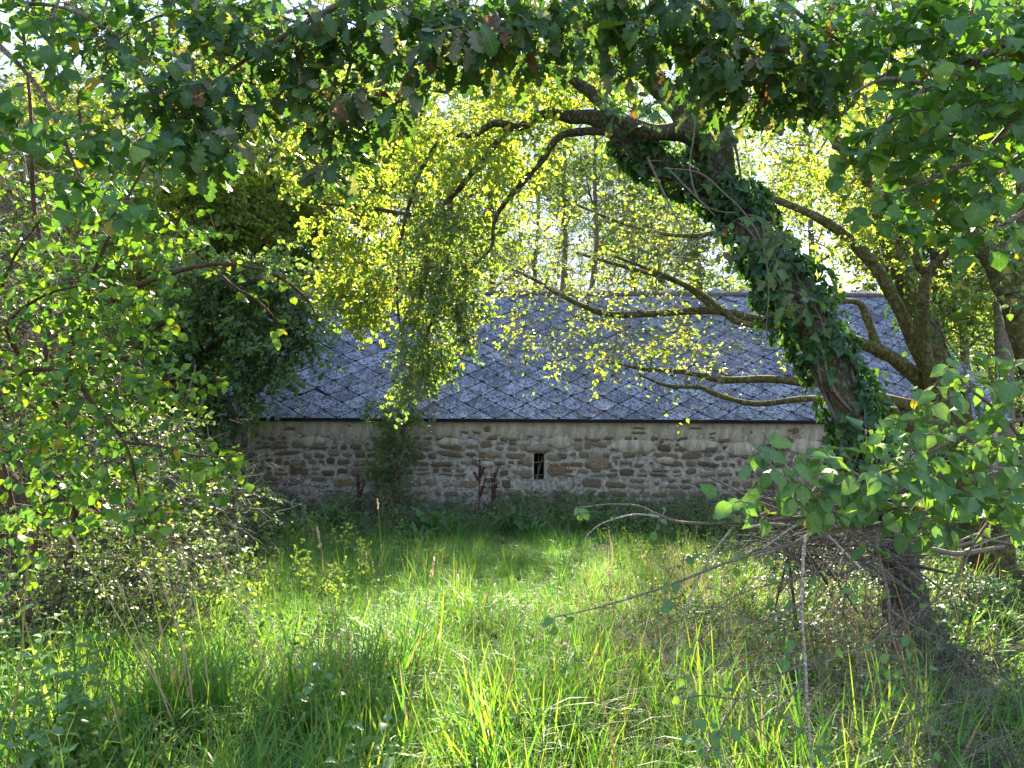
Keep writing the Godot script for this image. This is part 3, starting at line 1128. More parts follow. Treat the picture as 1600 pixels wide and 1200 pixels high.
# ------------------------------------------------------------------ trees behind the barn
func wood_tree(called: String, label: String, px: float, d: float, height: float, rad: float, lean: float, bark: Material, kinds: Array, crown: Array, n: int, o := {}) -> void:
	var x := (px - 800.0) / 1200.0 * d
	var base := G(x, -d, -0.1)
	var pl := plant(called, label, "tree", base, "trees beyond the barn")
	var ps := []
	var rs := []
	for k in 7:
		var t := k / 6.0
		ps.append(base + Vector3(lean * t * t * height + rnd(-0.14, 0.14) * (1.0 if k > 0 else 0.0), t * height, rnd(-0.14, 0.14)))
		rs.append(rad * (1.25 if k == 0 else 1.0) * lerpf(1.0, 0.22, t))
	limb(pl, "trunk", ps, rs, bark, 8, 3, 0.08)
	for k in int(o.get("limbs", 7)):
		var t := lerpf(o.get("from", 0.25), 0.95, (k + R.randf()) / o.get("limbs", 7))
		var b: Vector3 = (ps[int(t * 6.0)] as Vector3).lerp(ps[mini(int(t * 6.0) + 1, 6)], fposmod(t * 6.0, 1.0))
		var a := rnd(0, TAU)
		var ln: float = crown[2] * rnd(0.5, 0.95) * (1.1 - 0.5 * t)
		var dir := Vector3(cos(a), rnd(0.2, 0.8), sin(a)).normalized() * ln
		limb(pl, "limb", [b, b + dir * 0.5 + Vector3(0, -0.05 * ln, 0), b + dir + Vector3(0, 0.08 * ln, 0)], [rad * 0.4 * (1.1 - t * 0.7), rad * 0.26, rad * 0.1], bark, 5, 3, 0.05)
	var blobs := []
	for k in 9:
		var c: Vector3 = base + Vector3(lean * height * 0.5, lerpf(crown[0], crown[1], (k + 0.5) / 9.0), 0) + Vector3(rnd(-1, 1), 0, rnd(-1, 1)) * crown[2] * 0.55
		blobs.append([c, Vector3(crown[2] * 0.55, (crown[1] - crown[0]) * 0.14, crown[2] * 0.55), n * 1.5 / 9.0])
	fill(pl, blobs, {"kinds": kinds, "per": o.get("per", 3), "rmin": 0.006, "rmax": 0.03, "scale": o.get("scale", 1.15), "droop": 0.1})
	finish(pl, M.dark_twig)


func make_woods() -> void:
	var Y := ["yellow"]
	var YG := ["yellow", "yellow", "green"]
	var GR := ["green"]
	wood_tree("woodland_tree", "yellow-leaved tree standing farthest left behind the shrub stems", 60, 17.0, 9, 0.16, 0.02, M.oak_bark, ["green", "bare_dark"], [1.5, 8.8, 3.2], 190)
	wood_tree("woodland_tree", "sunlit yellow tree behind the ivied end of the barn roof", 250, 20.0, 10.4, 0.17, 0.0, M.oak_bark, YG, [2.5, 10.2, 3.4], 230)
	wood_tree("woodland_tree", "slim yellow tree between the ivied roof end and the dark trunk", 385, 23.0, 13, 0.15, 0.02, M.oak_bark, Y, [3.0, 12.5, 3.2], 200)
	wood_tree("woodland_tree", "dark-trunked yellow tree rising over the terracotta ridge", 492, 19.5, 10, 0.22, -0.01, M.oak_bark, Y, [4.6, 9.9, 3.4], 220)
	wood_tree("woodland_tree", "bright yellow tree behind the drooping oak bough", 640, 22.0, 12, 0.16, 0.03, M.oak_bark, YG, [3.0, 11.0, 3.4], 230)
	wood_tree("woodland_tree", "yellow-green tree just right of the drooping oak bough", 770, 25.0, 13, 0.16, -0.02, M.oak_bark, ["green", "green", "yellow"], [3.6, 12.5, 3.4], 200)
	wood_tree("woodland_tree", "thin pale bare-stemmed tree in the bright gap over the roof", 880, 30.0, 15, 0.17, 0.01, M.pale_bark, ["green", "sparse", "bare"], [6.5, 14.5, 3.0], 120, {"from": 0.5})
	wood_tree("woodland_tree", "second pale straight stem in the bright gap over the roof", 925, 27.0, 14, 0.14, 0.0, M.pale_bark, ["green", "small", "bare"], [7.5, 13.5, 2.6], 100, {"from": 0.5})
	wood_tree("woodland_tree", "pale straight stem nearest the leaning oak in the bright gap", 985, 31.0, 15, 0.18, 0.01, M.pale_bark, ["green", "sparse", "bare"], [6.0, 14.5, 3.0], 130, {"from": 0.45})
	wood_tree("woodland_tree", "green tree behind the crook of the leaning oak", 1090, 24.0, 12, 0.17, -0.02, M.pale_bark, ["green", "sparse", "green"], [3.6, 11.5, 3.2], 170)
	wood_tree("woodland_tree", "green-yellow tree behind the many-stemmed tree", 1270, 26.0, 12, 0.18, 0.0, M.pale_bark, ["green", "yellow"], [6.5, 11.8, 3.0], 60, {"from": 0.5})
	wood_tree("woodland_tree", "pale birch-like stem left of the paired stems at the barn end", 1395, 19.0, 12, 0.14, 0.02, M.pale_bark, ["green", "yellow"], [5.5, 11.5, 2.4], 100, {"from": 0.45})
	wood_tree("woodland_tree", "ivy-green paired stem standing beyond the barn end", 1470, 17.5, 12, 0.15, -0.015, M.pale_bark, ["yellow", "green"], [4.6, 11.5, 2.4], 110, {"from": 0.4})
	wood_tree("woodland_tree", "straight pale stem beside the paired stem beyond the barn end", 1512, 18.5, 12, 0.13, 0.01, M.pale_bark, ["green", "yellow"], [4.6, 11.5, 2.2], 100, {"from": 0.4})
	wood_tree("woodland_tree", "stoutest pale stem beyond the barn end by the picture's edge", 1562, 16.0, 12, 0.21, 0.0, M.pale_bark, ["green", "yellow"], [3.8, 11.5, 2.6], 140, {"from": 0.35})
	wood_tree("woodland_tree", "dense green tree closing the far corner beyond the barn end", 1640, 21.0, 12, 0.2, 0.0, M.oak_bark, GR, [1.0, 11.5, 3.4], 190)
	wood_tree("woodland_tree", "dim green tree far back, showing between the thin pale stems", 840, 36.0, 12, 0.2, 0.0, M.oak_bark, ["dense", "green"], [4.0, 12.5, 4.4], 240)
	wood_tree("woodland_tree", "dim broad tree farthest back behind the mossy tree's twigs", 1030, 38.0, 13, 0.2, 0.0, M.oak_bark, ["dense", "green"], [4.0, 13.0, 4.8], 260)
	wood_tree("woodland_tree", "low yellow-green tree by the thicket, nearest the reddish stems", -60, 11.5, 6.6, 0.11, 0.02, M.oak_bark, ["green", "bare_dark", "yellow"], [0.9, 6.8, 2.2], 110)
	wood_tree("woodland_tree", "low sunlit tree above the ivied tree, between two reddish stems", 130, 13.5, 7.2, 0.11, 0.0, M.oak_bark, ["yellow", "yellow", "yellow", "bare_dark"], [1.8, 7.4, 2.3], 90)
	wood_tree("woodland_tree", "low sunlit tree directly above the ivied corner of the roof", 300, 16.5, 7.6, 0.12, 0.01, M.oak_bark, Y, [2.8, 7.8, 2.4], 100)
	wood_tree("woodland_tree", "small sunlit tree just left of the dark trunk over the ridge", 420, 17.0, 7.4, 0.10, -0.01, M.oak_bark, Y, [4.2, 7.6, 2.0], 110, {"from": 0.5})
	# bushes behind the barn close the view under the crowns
	var hedge := [[180, 18.0, 2.8, 2.6], [330, 21.0, 3.4, 3.0], [560, 24.0, 4.4, 3.2], [720, 20.5, 4.0, 2.8], [830, 24.0, 3.9, 2.8], [1040, 21.0, 4.0, 3.0], [1180, 23.0, 4.2, 3.0], [1340, 28.0, 4.0, 3.0], [1540, 23.0, 3.8, 3.0]]
	var says := ["dark bush behind the ivied corner of the barn", "rounded bush behind the upper end of the ivy", "green bush under the yellow trees behind the ridge", "bush behind the roof under the drooping bough", "low dark bush under the bright gap over the roof", "green bush behind the roof under the leaning oak's crook", "bush behind the roof where the leaning trunk crosses it", "far bush seen between the mossy stems", "bush behind the pale stems past the barn end"]
	for k in hedge.size():
		var e: Array = hedge[k]
		var x: float = (e[0] - 800.0) / 1200.0 * e[1]
		var b := G(x, -e[1], -0.05)
		var pl := plant("bush", says[k], "bush", b, "bushes behind the barn")
		for s in 5:
			var a := rnd(0, TAU)
			limb(pl, "stem", [b, b + Vector3(cos(a) * 0.5, e[2] * 0.4, sin(a) * 0.5), b + Vector3(cos(a) * e[3] * 0.5, e[2] * 0.8, sin(a) * e[3] * 0.5)], [0.05, 0.035, 0.015], M.dark_twig, 4, 3, 0.0)
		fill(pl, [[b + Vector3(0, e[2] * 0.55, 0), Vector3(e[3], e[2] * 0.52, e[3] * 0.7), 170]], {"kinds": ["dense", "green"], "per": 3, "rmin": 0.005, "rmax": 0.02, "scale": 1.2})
		finish(pl, M.dark_twig)
	# the far edge of the wood reads as one mass
	var far := Node3D.new()
	far.name = "far_woodland"
	far.set_meta("kind", "stuff")
	far.set_meta("label", "dim mass of woodland far behind the barn")
	add_child(far)
	for k in 4:
		var list := []
		for s in 700:
			var x := rnd(-48, 48)
			var z := rnd(-62, -44)
			var h := 5.5 + 3.5 * noise.get_noise_2d(x * 9.0, 77.0) + rnd(0.0, 1.5)
			list.append(Transform3D(facing(ball() + Vector3(0, 0.4, 0), Vector3.UP + ball()).scaled(Vector3.ONE * rnd(2.2, 3.6)), Vector3(x, h * pow(R.randf(), 0.8), z)))
		var o := many("far_foliage", SPRAYS["dense"][k], list, far)
		o.set_meta("kind", "stuff")


# ------------------------------------------------------------------ many-stemmed mossy tree
func make_right_trees() -> void:
	var base := G(5.2, -8.4, -0.05)
	var pl := plant("mossy_tree", "many-stemmed mossy tree with lichened limbs spreading over the roof", "tree", base)
	limb(pl, "trunk", [base, base + Vector3(-0.08, 0.7, 0.05), P(1478, 640, 8.4)], [0.30, 0.24, 0.21], M.moss_bark, 10, 4)
	var limbs := [
		[[[1478, 645, 8.4, 19], [1440, 560, 8.3, 14], [1400, 470, 8.3, 12.5], [1350, 395, 8.4, 11.5], [1290, 345, 8.6, 9.5], [1210, 310, 9.0, 6.5], [1130, 285, 9.4, 4]], M.moss_bark],
		[[[1495, 650, 8.5, 30], [1470, 570, 8.8, 26], [1425, 470, 9.0, 21], [1390, 390, 9.2, 17], [1350, 280, 9.4, 14], [1280, 190, 9.7, 10], [1200, 130, 10.2, 6]], M.moss_bark],
		[[[1468, 640, 8.2, 20], [1443, 540, 8.0, 13], [1442, 460, 7.9, 11], [1448, 425, 7.9, 10], [1490, 380, 7.8, 6], [1530, 340, 7.7, 4]], M.moss_bark],
		[[[1448, 425, 7.9, 9], [1430, 405, 7.9, 7], [1436, 360, 8.0, 5], [1425, 300, 8.2, 4]], M.moss_bark],
		[[[1460, 610, 8.3, 17], [1400, 560, 8.1, 14], [1350, 535, 8.0, 12], [1290, 515, 8.0, 10], [1230, 508, 8.1, 9], [1120, 484, 8.2, 8], [1040, 488, 8.3, 7], [950, 490, 8.4, 6], [890, 468, 8.5, 5], [840, 440, 8.6, 3.5], [800, 420, 8.7, 2.5]], M.moss_bark],
		[[[1370, 540, 8.0, 10], [1352, 490, 8.1, 8], [1340, 470, 8.1, 6], [1300, 465, 8.2, 5], [1240, 440, 8.5, 4]], M.moss_bark],
		[[[1440, 635, 8.2, 15], [1380, 620, 8.0, 12], [1330, 600, 8.0, 10], [1265, 595, 8.1, 9], [1200, 590, 8.2, 8], [1130, 592, 8.3, 7], [1070, 580, 8.4, 5], [1000, 575, 8.5, 3.5], [940, 560, 8.6, 2]], M.moss_bark],
		[[[1400, 640, 7.8, 10], [1330, 632, 7.7, 7], [1270, 620, 7.7, 6], [1180, 629, 7.8, 5.5], [1120, 615, 7.9, 5], [1095, 604, 7.9, 4.5], [1045, 602, 8.0, 3.5], [1000, 585, 8.0, 2]], M.moss_bark],
		[[[1490, 660, 8.3, 34], [1420, 655, 8.2, 32], [1370, 645, 8.2, 28], [1320, 600, 8.2, 18], [1280, 560, 8.3, 10]], M.moss_bark],
		[[[1215, 510, 8.1, 7], [1150, 500, 8.0, 6], [1100, 460, 8.1, 5], [1040, 430, 8.3, 4], [960, 400, 8.5, 3]], M.moss_bark],
		[[[1120, 484, 8.2, 6], [1060, 440, 8.4, 5], [990, 420, 8.6, 4], [900, 395, 8.8, 3]], M.moss_bark],
		[[[1210, 310, 9.0, 8], [1120, 360, 8.8, 5], [1040, 365, 8.8, 4], [950, 340, 9.0, 3], [880, 310, 9.0, 2]], M.moss_bark]]
	for e in limbs:
		for q in e[0]:
			q[3] *= 0.78
		limb_px(pl, "limb", e[0], e[1], 8, 4, 0.14)
	fill(pl, [B(960, 400, 8.6, 190, 90, 0.9, 104), B(1080, 330, 8.8, 160, 90, 0.9, 72), B(930, 520, 8.4, 170, 60, 0.6, 68), B(1090, 545, 8.2, 140, 60, 0.5, 48), B(860, 460, 8.6, 90, 70, 0.6, 48)], {"kinds": ["small", "sparse", "sparse", "fine", "fine", "fine"], "per": 2, "rmin": 0.003, "rmax": 0.012, "scale": 0.95, "droop": 0.05})
	fill(pl, [B(1300, 260, 9.2, 150, 110, 0.9, 50), B(1430, 330, 8.4, 120, 110, 0.9, 55), B(1250, 150, 9.8, 180, 90, 1.0, 60)], {"kinds": ["small", "oak_mid"], "per": 2, "rmin": 0.004, "rmax": 0.012, "droop": 0.1})
	finish(pl, M.twig)
	# ivy on its stem
	ivy_on(pl, "climbing_ivy", "ivy climbing the stoutest stem of the mossy tree", [P(1500, 660, 8.3), P(1475, 580, 8.6), P(1430, 480, 8.8), P(1400, 400, 9.0)], [0.22, 0.2, 0.17, 0.12], 320, 0.075, false)
	# a leaning trunk at the picture's edge
	var b2 := G(5.6, -7.0, -0.05)
	var p2 := plant("leaning_tree", "pale lichened trunk forking beside the mossy tree, nearest the edge", "tree", b2)
	limb(p2, "trunk", [b2, P(1660, 700, 7.0), P(1600, 530, 7.0), P(1577, 455, 7.0)], [0.14, 0.12, 0.11, 0.10], M.moss_bark, 10, 4)
	limb_px(p2, "limb", [[1577, 460, 7.0, 20], [1555, 410, 7.1, 17], [1500, 345, 7.2, 14], [1440, 290, 7.4, 12], [1370, 250, 7.6, 9], [1300, 225, 7.9, 5]], M.moss_bark, 8)
	limb_px(p2, "limb", [[1585, 470, 7.0, 18], [1600, 380, 7.0, 15], [1596, 250, 7.1, 10], [1580, 120, 7.3, 8], [1560, 10, 7.5, 5]], M.moss_bark, 8)
	fill(p2, [B(1540, 420, 6.8, 60, 90, 0.5, 68), B(1480, 300, 7.0, 120, 80, 0.6, 80), B(1560, 180, 7.2, 100, 140, 0.6, 92)], {"leaf": "hazel", "kinds": [], "size": 0.085, "gap": 0.07, "weights": [0.3, 0.2, 0.4, 0.1], "rmin": 0.003, "rmax": 0.008})
	finish(p2, M.twig, 200)


# ivy leaves standing off a stem; leaves near the photographer's side are parts
func ivy_on(host: Plant, called: String, label: String, ps: Array, rs: Array, n: int, size: float, stems: bool) -> void:
	var at: Vector3 = ps[0]
	var pl := plant(called, label, "ivy", at)
	var s := spline(ps, rs, 8)
	for k in 9:
		var g := Geo.new()
		g.o = at
		var pts := []
		var rr := []
		var a0 := rnd(0, TAU)
		for i in s[0].size():
			var t: Vector3 = (s[0][mini(i + 1, s[0].size() - 1)] - s[0][maxi(i - 1, 0)]).normalized()
			var f := facing(t, Vector3(0, 0, 1))
			var a := a0 + sin(i * 0.5 + k) * 0.5
			pts.append(s[0][i] + (f.x * cos(a) + f.z * sin(a)) * s[1][i] * 1.03)
			rr.append(lerpf(0.013, 0.006, float(i) / s[0].size()) * size / 0.07)
		g.tube(pts, rr, 5, 0.2)
		part("stem", g, M.twig if k % 3 else M.red_bark, pl.root)
	for k in n:
		var f: float = R.randf() * (s[0].size() - 1.01)
		var i := int(f)
		var c: Vector3 = (s[0][i] as Vector3).lerp(s[0][i + 1], f - i)
		var r: float = lerpf(s[1][i], s[1][i + 1], f - i)
		var t: Vector3 = (s[0][i + 1] - s[0][i]).normalized()
		var fr := facing(t, Vector3(0, 0, 1))
		var a := rnd(0, TAU)
		var bump := noise.get_noise_3d(c.x * 60.0, c.y * 60.0, a * 9.0)
		if bump < -0.32 and R.randf() < 0.85:
			continue
		var out := fr.x * cos(a) + fr.z * sin(a)
		var off := r * rnd(1.02, 1.16) + size * rnd(0.1, 0.9) * (1.0 + 3.5 * maxf(bump, 0.0))
		var dir := (Vector3.DOWN * 0.8 + out * 0.4 + ball() * 0.8).normalized()
		var sz := size * (rnd(0.4, 0.9) if R.randf() < 0.5 else rnd(0.8, 1.45))
		pl.items.append(["ivy", pick(6, {"weights": [0.5, 0.35, 0.15]}), Transform3D(facing(dir, out + Vector3.UP * 0.3 + ball() * 0.75).scaled(Vector3.ONE * sz), c + out * off - at), sz])
	finish(pl, M.twig)


# ------------------------------------------------------------------ the leaning oak
func make_leaning_oak() -> void:
	var base := P(1425, 990, 5.3)
	base.y = ground(base.x, base.z) - 0.06
	var pl := plant("leaning_oak", "leaning oak with an ivied trunk arching across the clearing", "tree", base)
	var q := pix([[1412, 900, 5.35, 32], [1395, 800, 5.4, 30], [1355, 690, 5.5, 31], [1295, 560, 5.7, 34], [1235, 450, 5.9, 33], [1178, 365, 6.1, 29], [1128, 290, 6.3, 26], [1096, 225, 6.4, 23], [1048, 155, 6.5, 20], [995, 105, 6.6, 17], [940, 55, 6.7, 14], [880, -10, 6.8, 10]])
	for k in q[1].size():
		q[1][k] *= 0.88
	limb(pl, "trunk", [base, base.lerp(q[0][0], 0.35)] + q[0], [0.29, 0.18] + q[1], M.oak_bark, 14, 5, 0.10)
	var limbs := [
		[[[1165, 340, 6.2, 22], [1120, 305, 6.25, 20], [1065, 272, 6.3, 18], [1010, 242, 6.35, 16], [965, 205, 6.4, 16], [930, 185, 6.45, 13], [890, 182, 6.5, 10], [850, 178, 6.5, 7.5], [810, 198, 6.5, 6.6], [770, 193, 6.5, 5.6], [735, 212, 6.6, 4.6], [690, 207, 6.7, 4.5], [640, 205, 6.8, 3]], M.oak_bark],
		[[[1100, 225, 6.4, 15], [1060, 205, 6.2, 14], [1010, 205, 6.1, 12], [960, 180, 6.1, 12], [930, 150, 6.2, 11], [890, 120, 6.3, 8], [850, 70, 6.4, 6]], M.oak_bark],
		[[[960, 205, 6.4, 7], [905, 205, 6.5, 6.5], [870, 215, 6.5, 5.6], [845, 250, 6.5, 5.2], [815, 285, 6.5, 4.8], [785, 320, 6.5, 4], [770, 350, 6.5, 3.2], [765, 390, 6.5, 2.5], [720, 430, 6.5, 1.8]], M.oak_bark],
		[[[800, 195, 6.5, 7], [760, 240, 6.6, 5], [720, 290, 6.7, 4.5], [690, 320, 6.8, 4], [640, 335, 6.9, 3.5], [570, 325, 7.0, 2.5], [500, 320, 7.0, 2]], M.oak_bark],
		[[[935, 60, 6.7, 12], [860, 40, 6.9, 9], [760, 60, 7.1, 7], [660, 100, 7.2, 5], [560, 150, 7.3, 3.5], [470, 220, 7.3, 2.5]], M.oak_bark],
		[[[700, 300, 6.8, 3.5], [705, 370, 6.7, 3.2], [690, 450, 6.6, 2.6], [665, 530, 6.6, 2], [650, 570, 6.6, 1.2]], M.oak_bark],
		[[[690, 210, 6.7, 4], [650, 280, 6.8, 3], [625, 380, 6.8, 2.6], [620, 470, 6.8, 2], [632, 560, 6.8, 1.2]], M.oak_bark],
		[[[1050, 165, 6.5, 12], [1080, 90, 6.3, 9], [1110, 20, 6.1, 7], [1130, -60, 6.0, 5]], M.oak_bark],
		[[[1135, 290, 6.3, 14], [1130, 220, 6.4, 12], [1110, 160, 6.6, 9], [1120, 80, 6.8, 7]], M.oak_bark]]
	for e in limbs:
		limb_px(pl, "limb", e[0], e[1], 9, 4, 0.13)
	# thin bare shoots that hang across the trunk
	for e in [[[1010, 245, 5.9, 3.2], [1040, 310, 5.8, 3], [1062, 352, 5.7, 2.4], [1064, 370, 5.7, 2]], [[1040, 260, 6.0, 3], [1070, 290, 5.9, 2.6], [1100, 320, 5.8, 2.4], [1115, 335, 5.8, 2]], [[1035, 262, 5.8, 2.2], [1090, 268, 5.7, 2.4], [1130, 300, 5.6, 2.4], [1165, 335, 5.5, 2.2], [1190, 380, 5.4, 2.5], [1200, 440, 5.3, 2], [1196, 520, 5.3, 1.2]], [[1090, 120, 5.8, 2], [1082, 210, 5.7, 2], [1076, 260, 5.7, 2], [1090, 310, 5.6, 2], [1120, 328, 5.6, 1.5], [1150, 330, 5.7, 1.2]], [[1130, 170, 6.2, 4], [1150, 240, 6.2, 4], [1158, 300, 6.2, 3], [1160, 330, 6.2, 2]], [[940, 110, 6.0, 4.5], [942, 150, 5.9, 4], [950, 175, 5.9, 2]]]:
		for w in e:
			w[3] *= 0.55
		limb_px(pl, "shoot", e, M.twig, 6, 4, 0.1, false)
	# the drooping bough in the sun and the dark hanging strands
	fill(pl, [B(540, 290, 7.0, 100, 90, 0.5, 36), B(590, 400, 6.9, 75, 85, 0.4, 46), B(560, 440, 6.9, 45, 55, 0.3, 22), B(640, 200, 7.0, 150, 90, 0.7, 62)], {"kinds": ["oak_mid"], "per": 2, "rmin": 0.0025, "rmax": 0.006, "scale": 0.72, "droop": 0.5})
	fill(pl, [B(695, 370, 6.6, 70, 85, 0.35, 70), B(690, 460, 6.6, 55, 65, 0.3, 52), B(655, 530, 6.6, 38, 45, 0.25, 28), B(640, 575, 6.6, 20, 35, 0.15, 12)], {"kinds": ["hang", "hang", "oak_mid", "bare"], "per": 2, "rmin": 0.003, "rmax": 0.008, "scale": 0.62, "droop": 0.8})
	fill(pl, [B(760, 230, 6.6, 100, 70, 0.5, 30), B(830, 110, 6.6, 150, 80, 0.7, 70), B(490, 180, 7.3, 90, 80, 0.6, 16)], {"kinds": ["oak_mid"], "per": 2, "rmin": 0.003, "rmax": 0.008, "scale": 0.8, "droop": 0.3})
	# leaf clumps close to the trunk
	fill(pl, [B(1180, 380, 5.3, 70, 60, 0.25, 22), B(1240, 470, 5.3, 40, 40, 0.2, 13), B(985, 175, 5.7, 60, 50, 0.3, 16), B(1140, 160, 5.9, 90, 70, 0.4, 47), B(1060, 60, 6.0, 150, 90, 0.6, 108), B(1220, 80, 6.0, 120, 110, 0.6, 99)], {"leaf": "oak", "kinds": [], "size": 0.12, "gap": 0.045, "leafy": 0.25, "weights": [0.25, 0.2, 0.3, 0.2, 0.05], "rmin": 0.003, "rmax": 0.007, "droop": 0.5})
	finish(pl, M.twig)
	var tr := pix([[1385, 770, 5.42, 30], [1355, 690, 5.5, 31], [1295, 560, 5.7, 34], [1235, 450, 5.9, 33], [1180, 365, 6.1, 32], [1135, 290, 6.3, 28]])
	for k in tr[1].size():
		tr[1][k] *= 0.88
	ivy_on(pl, "trunk_ivy", "dark glossy ivy wrapping the trunk of the leaning oak", tr[0], tr[1], 3000, 0.08, true)
	var br := pix([[1150, 325, 6.2, 22], [1065, 270, 6.3, 22], [1010, 243, 6.35, 19], [965, 208, 6.4, 14]])
	ivy_on(pl, "bough_ivy", "ivy hanging in tufts under the crooked bough of the leaning oak", br[0], br[1], 900, 0.08, true)


# ------------------------------------------------------------------ oak boughs overhead
func make_overhead() -> void:
	var at := P(760, -330, 3.6)
	var pl := plant("overhanging_oak_bough", "oak bough hanging dark lobed leaves over the top of the view", "branch", at)
	for e in [
		[[700, -1500, 4.2, 36], [740, -800, 3.9, 26], [760, -330, 3.6, 16], [700, -160, 3.5, 13], [600, -40, 3.4, 10], [470, 40, 3.3, 7], [360, 110, 3.2, 5], [270, 180, 3.1, 3]],
		[[720, -220, 3.5, 12], [760, -60, 3.4, 8], [770, 30, 3.3, 5], [735, 80, 3.2, 3]],
		[[620, -60, 3.4, 8], [560, 60, 3.4, 5], [530, 160, 3.4, 4], [510, 260, 3.4, 2]],
		[[760, -330, 3.6, 15], [900, -160, 3.6, 12], [1020, -50, 3.6, 9], [1120, 30, 3.5, 6], [1200, 110, 3.5, 4]],
		[[1000, -70, 3.6, 8], [1150, -40, 3.7, 7], [1260, 30, 3.7, 5], [1340, 80, 3.7, 3]],
		[[470, 40, 3.3, 5], [360, 10, 3.4, 4], [240, 30, 3.4, 3], [150, 90, 3.4, 2]]]:
		for q in e:
			q[3] *= 0.6
		limb_px(pl, "limb", e, M.twig, 7, 4, 0.1)
	var o := {"leaf": "oak", "kinds": [], "size": 0.12, "gap": 0.036, "leafy": 0.24, "weights": [0.33, 0.34, 0.15, 0.16, 0.02], "rmin": 0.0022, "rmax": 0.005, "droop": 0.35, "toward": 0.5}
	fill(pl, [B(700, 5, 3.4, 120, 25, 0.3, 36), B(1130, 0, 3.7, 150, 25, 0.3, 44), B(1300, 130, 3.7, 60, 60, 0.3, 26), B(160, 15, 3.4, 120, 30, 0.3, 60), B(330, 10, 3.4, 120, 30, 0.3, 67), B(400, 60, 3.3, 130, 60, 0.35, 155), B(300, 160, 3.15, 110, 50, 0.3, 163), B(320, 240, 3.1, 75, 35, 0.2, 62), B(500, 130, 3.4, 60, 100, 0.3, 131), B(515, 240, 3.4, 50, 55, 0.2, 47), B(590, 40, 3.4, 100, 60, 0.35, 155), B(560, 170, 3.3, 30, 60, 0.2, 30), B(720, 60, 3.25, 70, 50, 0.3, 116), B(860, 20, 3.5, 110, 50, 0.4, 155), B(1010, 20, 3.6, 110, 60, 0.4, 163), B(1140, 50, 3.6, 90, 70, 0.4, 163), B(1230, 120, 3.6, 90, 60, 0.4, 155), B(1320, 40, 3.7, 80, 60, 0.4, 108), B(820, 70, 3.4, 80, 40, 0.3, 54), B(970, 90, 3.5, 70, 35, 0.3, 30), B(1110, 130, 3.6, 60, 40, 0.3, 47), B(180, 60, 3.4, 90, 60, 0.3, 54), B(630, 150, 3.3, 40, 60, 0.2, 24)], o)
	o.weights = [0.1, 0.08, 0.14, 0.66, 0.02]
	o.size = 0.135
	fill(pl, [B(705, 55, 3.0, 70, 28, 0.15, 9), B(610, 40, 3.05, 60, 25, 0.15, 4), B(620, 150, 3.1, 20, 25, 0.1, 2), B(500, 150, 3.1, 25, 30, 0.1, 2)], o)
	finish(pl, M.twig)
	# broad leaves coming in at the top right
	var b2 := P(1760, -60, 3.2)
	var p2 := plant("broadleaf_branch", "branch of broad rounded leaves hanging in from beyond the right of the trunk", "branch", b2)
	for e in [
		[[2700, -700, 4.6, 26], [2150, -330, 3.7, 19], [1760, -60, 3.2, 13], [1640, 20, 3.1, 10], [1540, 80, 3.0, 7], [1450, 130, 2.95, 5], [1370, 200, 2.9, 3]],
		[[1640, 20, 3.1, 8], [1600, 150, 3.0, 6], [1540, 230, 2.95, 4], [1470, 270, 2.9, 3], [1390, 300, 2.9, 2]],
		[[1790, -85, 3.25, 10], [1700, -10, 3.2, 9], [1660, 160, 3.1, 7], [1620, 300, 3.0, 5], [1560, 350, 2.95, 3], [1500, 385, 2.9, 2]],
		[[1450, 130, 2.95, 4], [1380, 120, 3.0, 3], [1320, 150, 3.0, 2]]]:
		limb_px(p2, "limb", e, M.twig, 7, 4, 0.1)
	fill(p2, [B(1540, 60, 3.05, 90, 70, 0.3, 86), B(1480, 150, 2.95, 100, 60, 0.3, 98), B(1560, 200, 2.95, 60, 60, 0.25, 57), B(1400, 210, 2.9, 70, 50, 0.25, 57), B(1480, 270, 2.9, 80, 45, 0.25, 57), B(1340, 245, 2.9, 40, 35, 0.2, 16), B(1400, 330, 2.9, 60, 40, 0.2, 28), B(1520, 350, 2.9, 70, 50, 0.2, 34), B(1500, 10, 3.1, 110, 30, 0.3, 40), B(1380, 10, 3.2, 90, 30, 0.3, 26), B(1590, 130, 3.0, 40, 120, 0.2, 40), B(1720, 60, 3.1, 110, 130, 0.3, 50), B(1900, -80, 3.4, 160, 130, 0.4, 40), B(1420, 60, 3.1, 80, 50, 0.3, 51)], {"leaf": "hazel", "kinds": [], "size": 0.09, "gap": 0.045, "leafy": 0.25, "weights": [0.43, 0.43, 0.13, 0.01], "rmin": 0.0022, "rmax": 0.005, "droop": 0.45, "toward": 0.6})
	finish(p2, M.twig)
	# and at the top left
	var b3 := P(-120, -40, 2.9)
	var p3 := plant("broadleaf_branch", "branch of broad leaves and pale twigs hanging beside the reddish stems", "branch", b3)
	for e in [
		[[-900, -500, 3.6, 26], [-450, -200, 3.2, 18], [-120, -40, 2.9, 12], [-20, 60, 2.85, 8], [50, 130, 2.8, 5], [90, 200, 2.8, 4], [130, 290, 2.8, 2.5], [200, 340, 2.8, 1.5]],
		[[-60, 20, 2.9, 8], [60, 10, 2.9, 5], [130, 30, 2.9, 3], [200, 70, 2.9, 2]],
		[[100, -30, 2.9, 3.2], [75, 50, 2.85, 3], [75, 70, 2.85, 2.6], [92, 130, 2.85, 1.6]],
		[[180, -30, 3.0, 1.6], [160, 20, 3.0, 1.6], [155, 60, 3.0, 1.2]]]:
		for q in e:
			q[3] *= 0.6
		limb_px(p3, "limb", e, M.twig, 6, 4, 0.08)
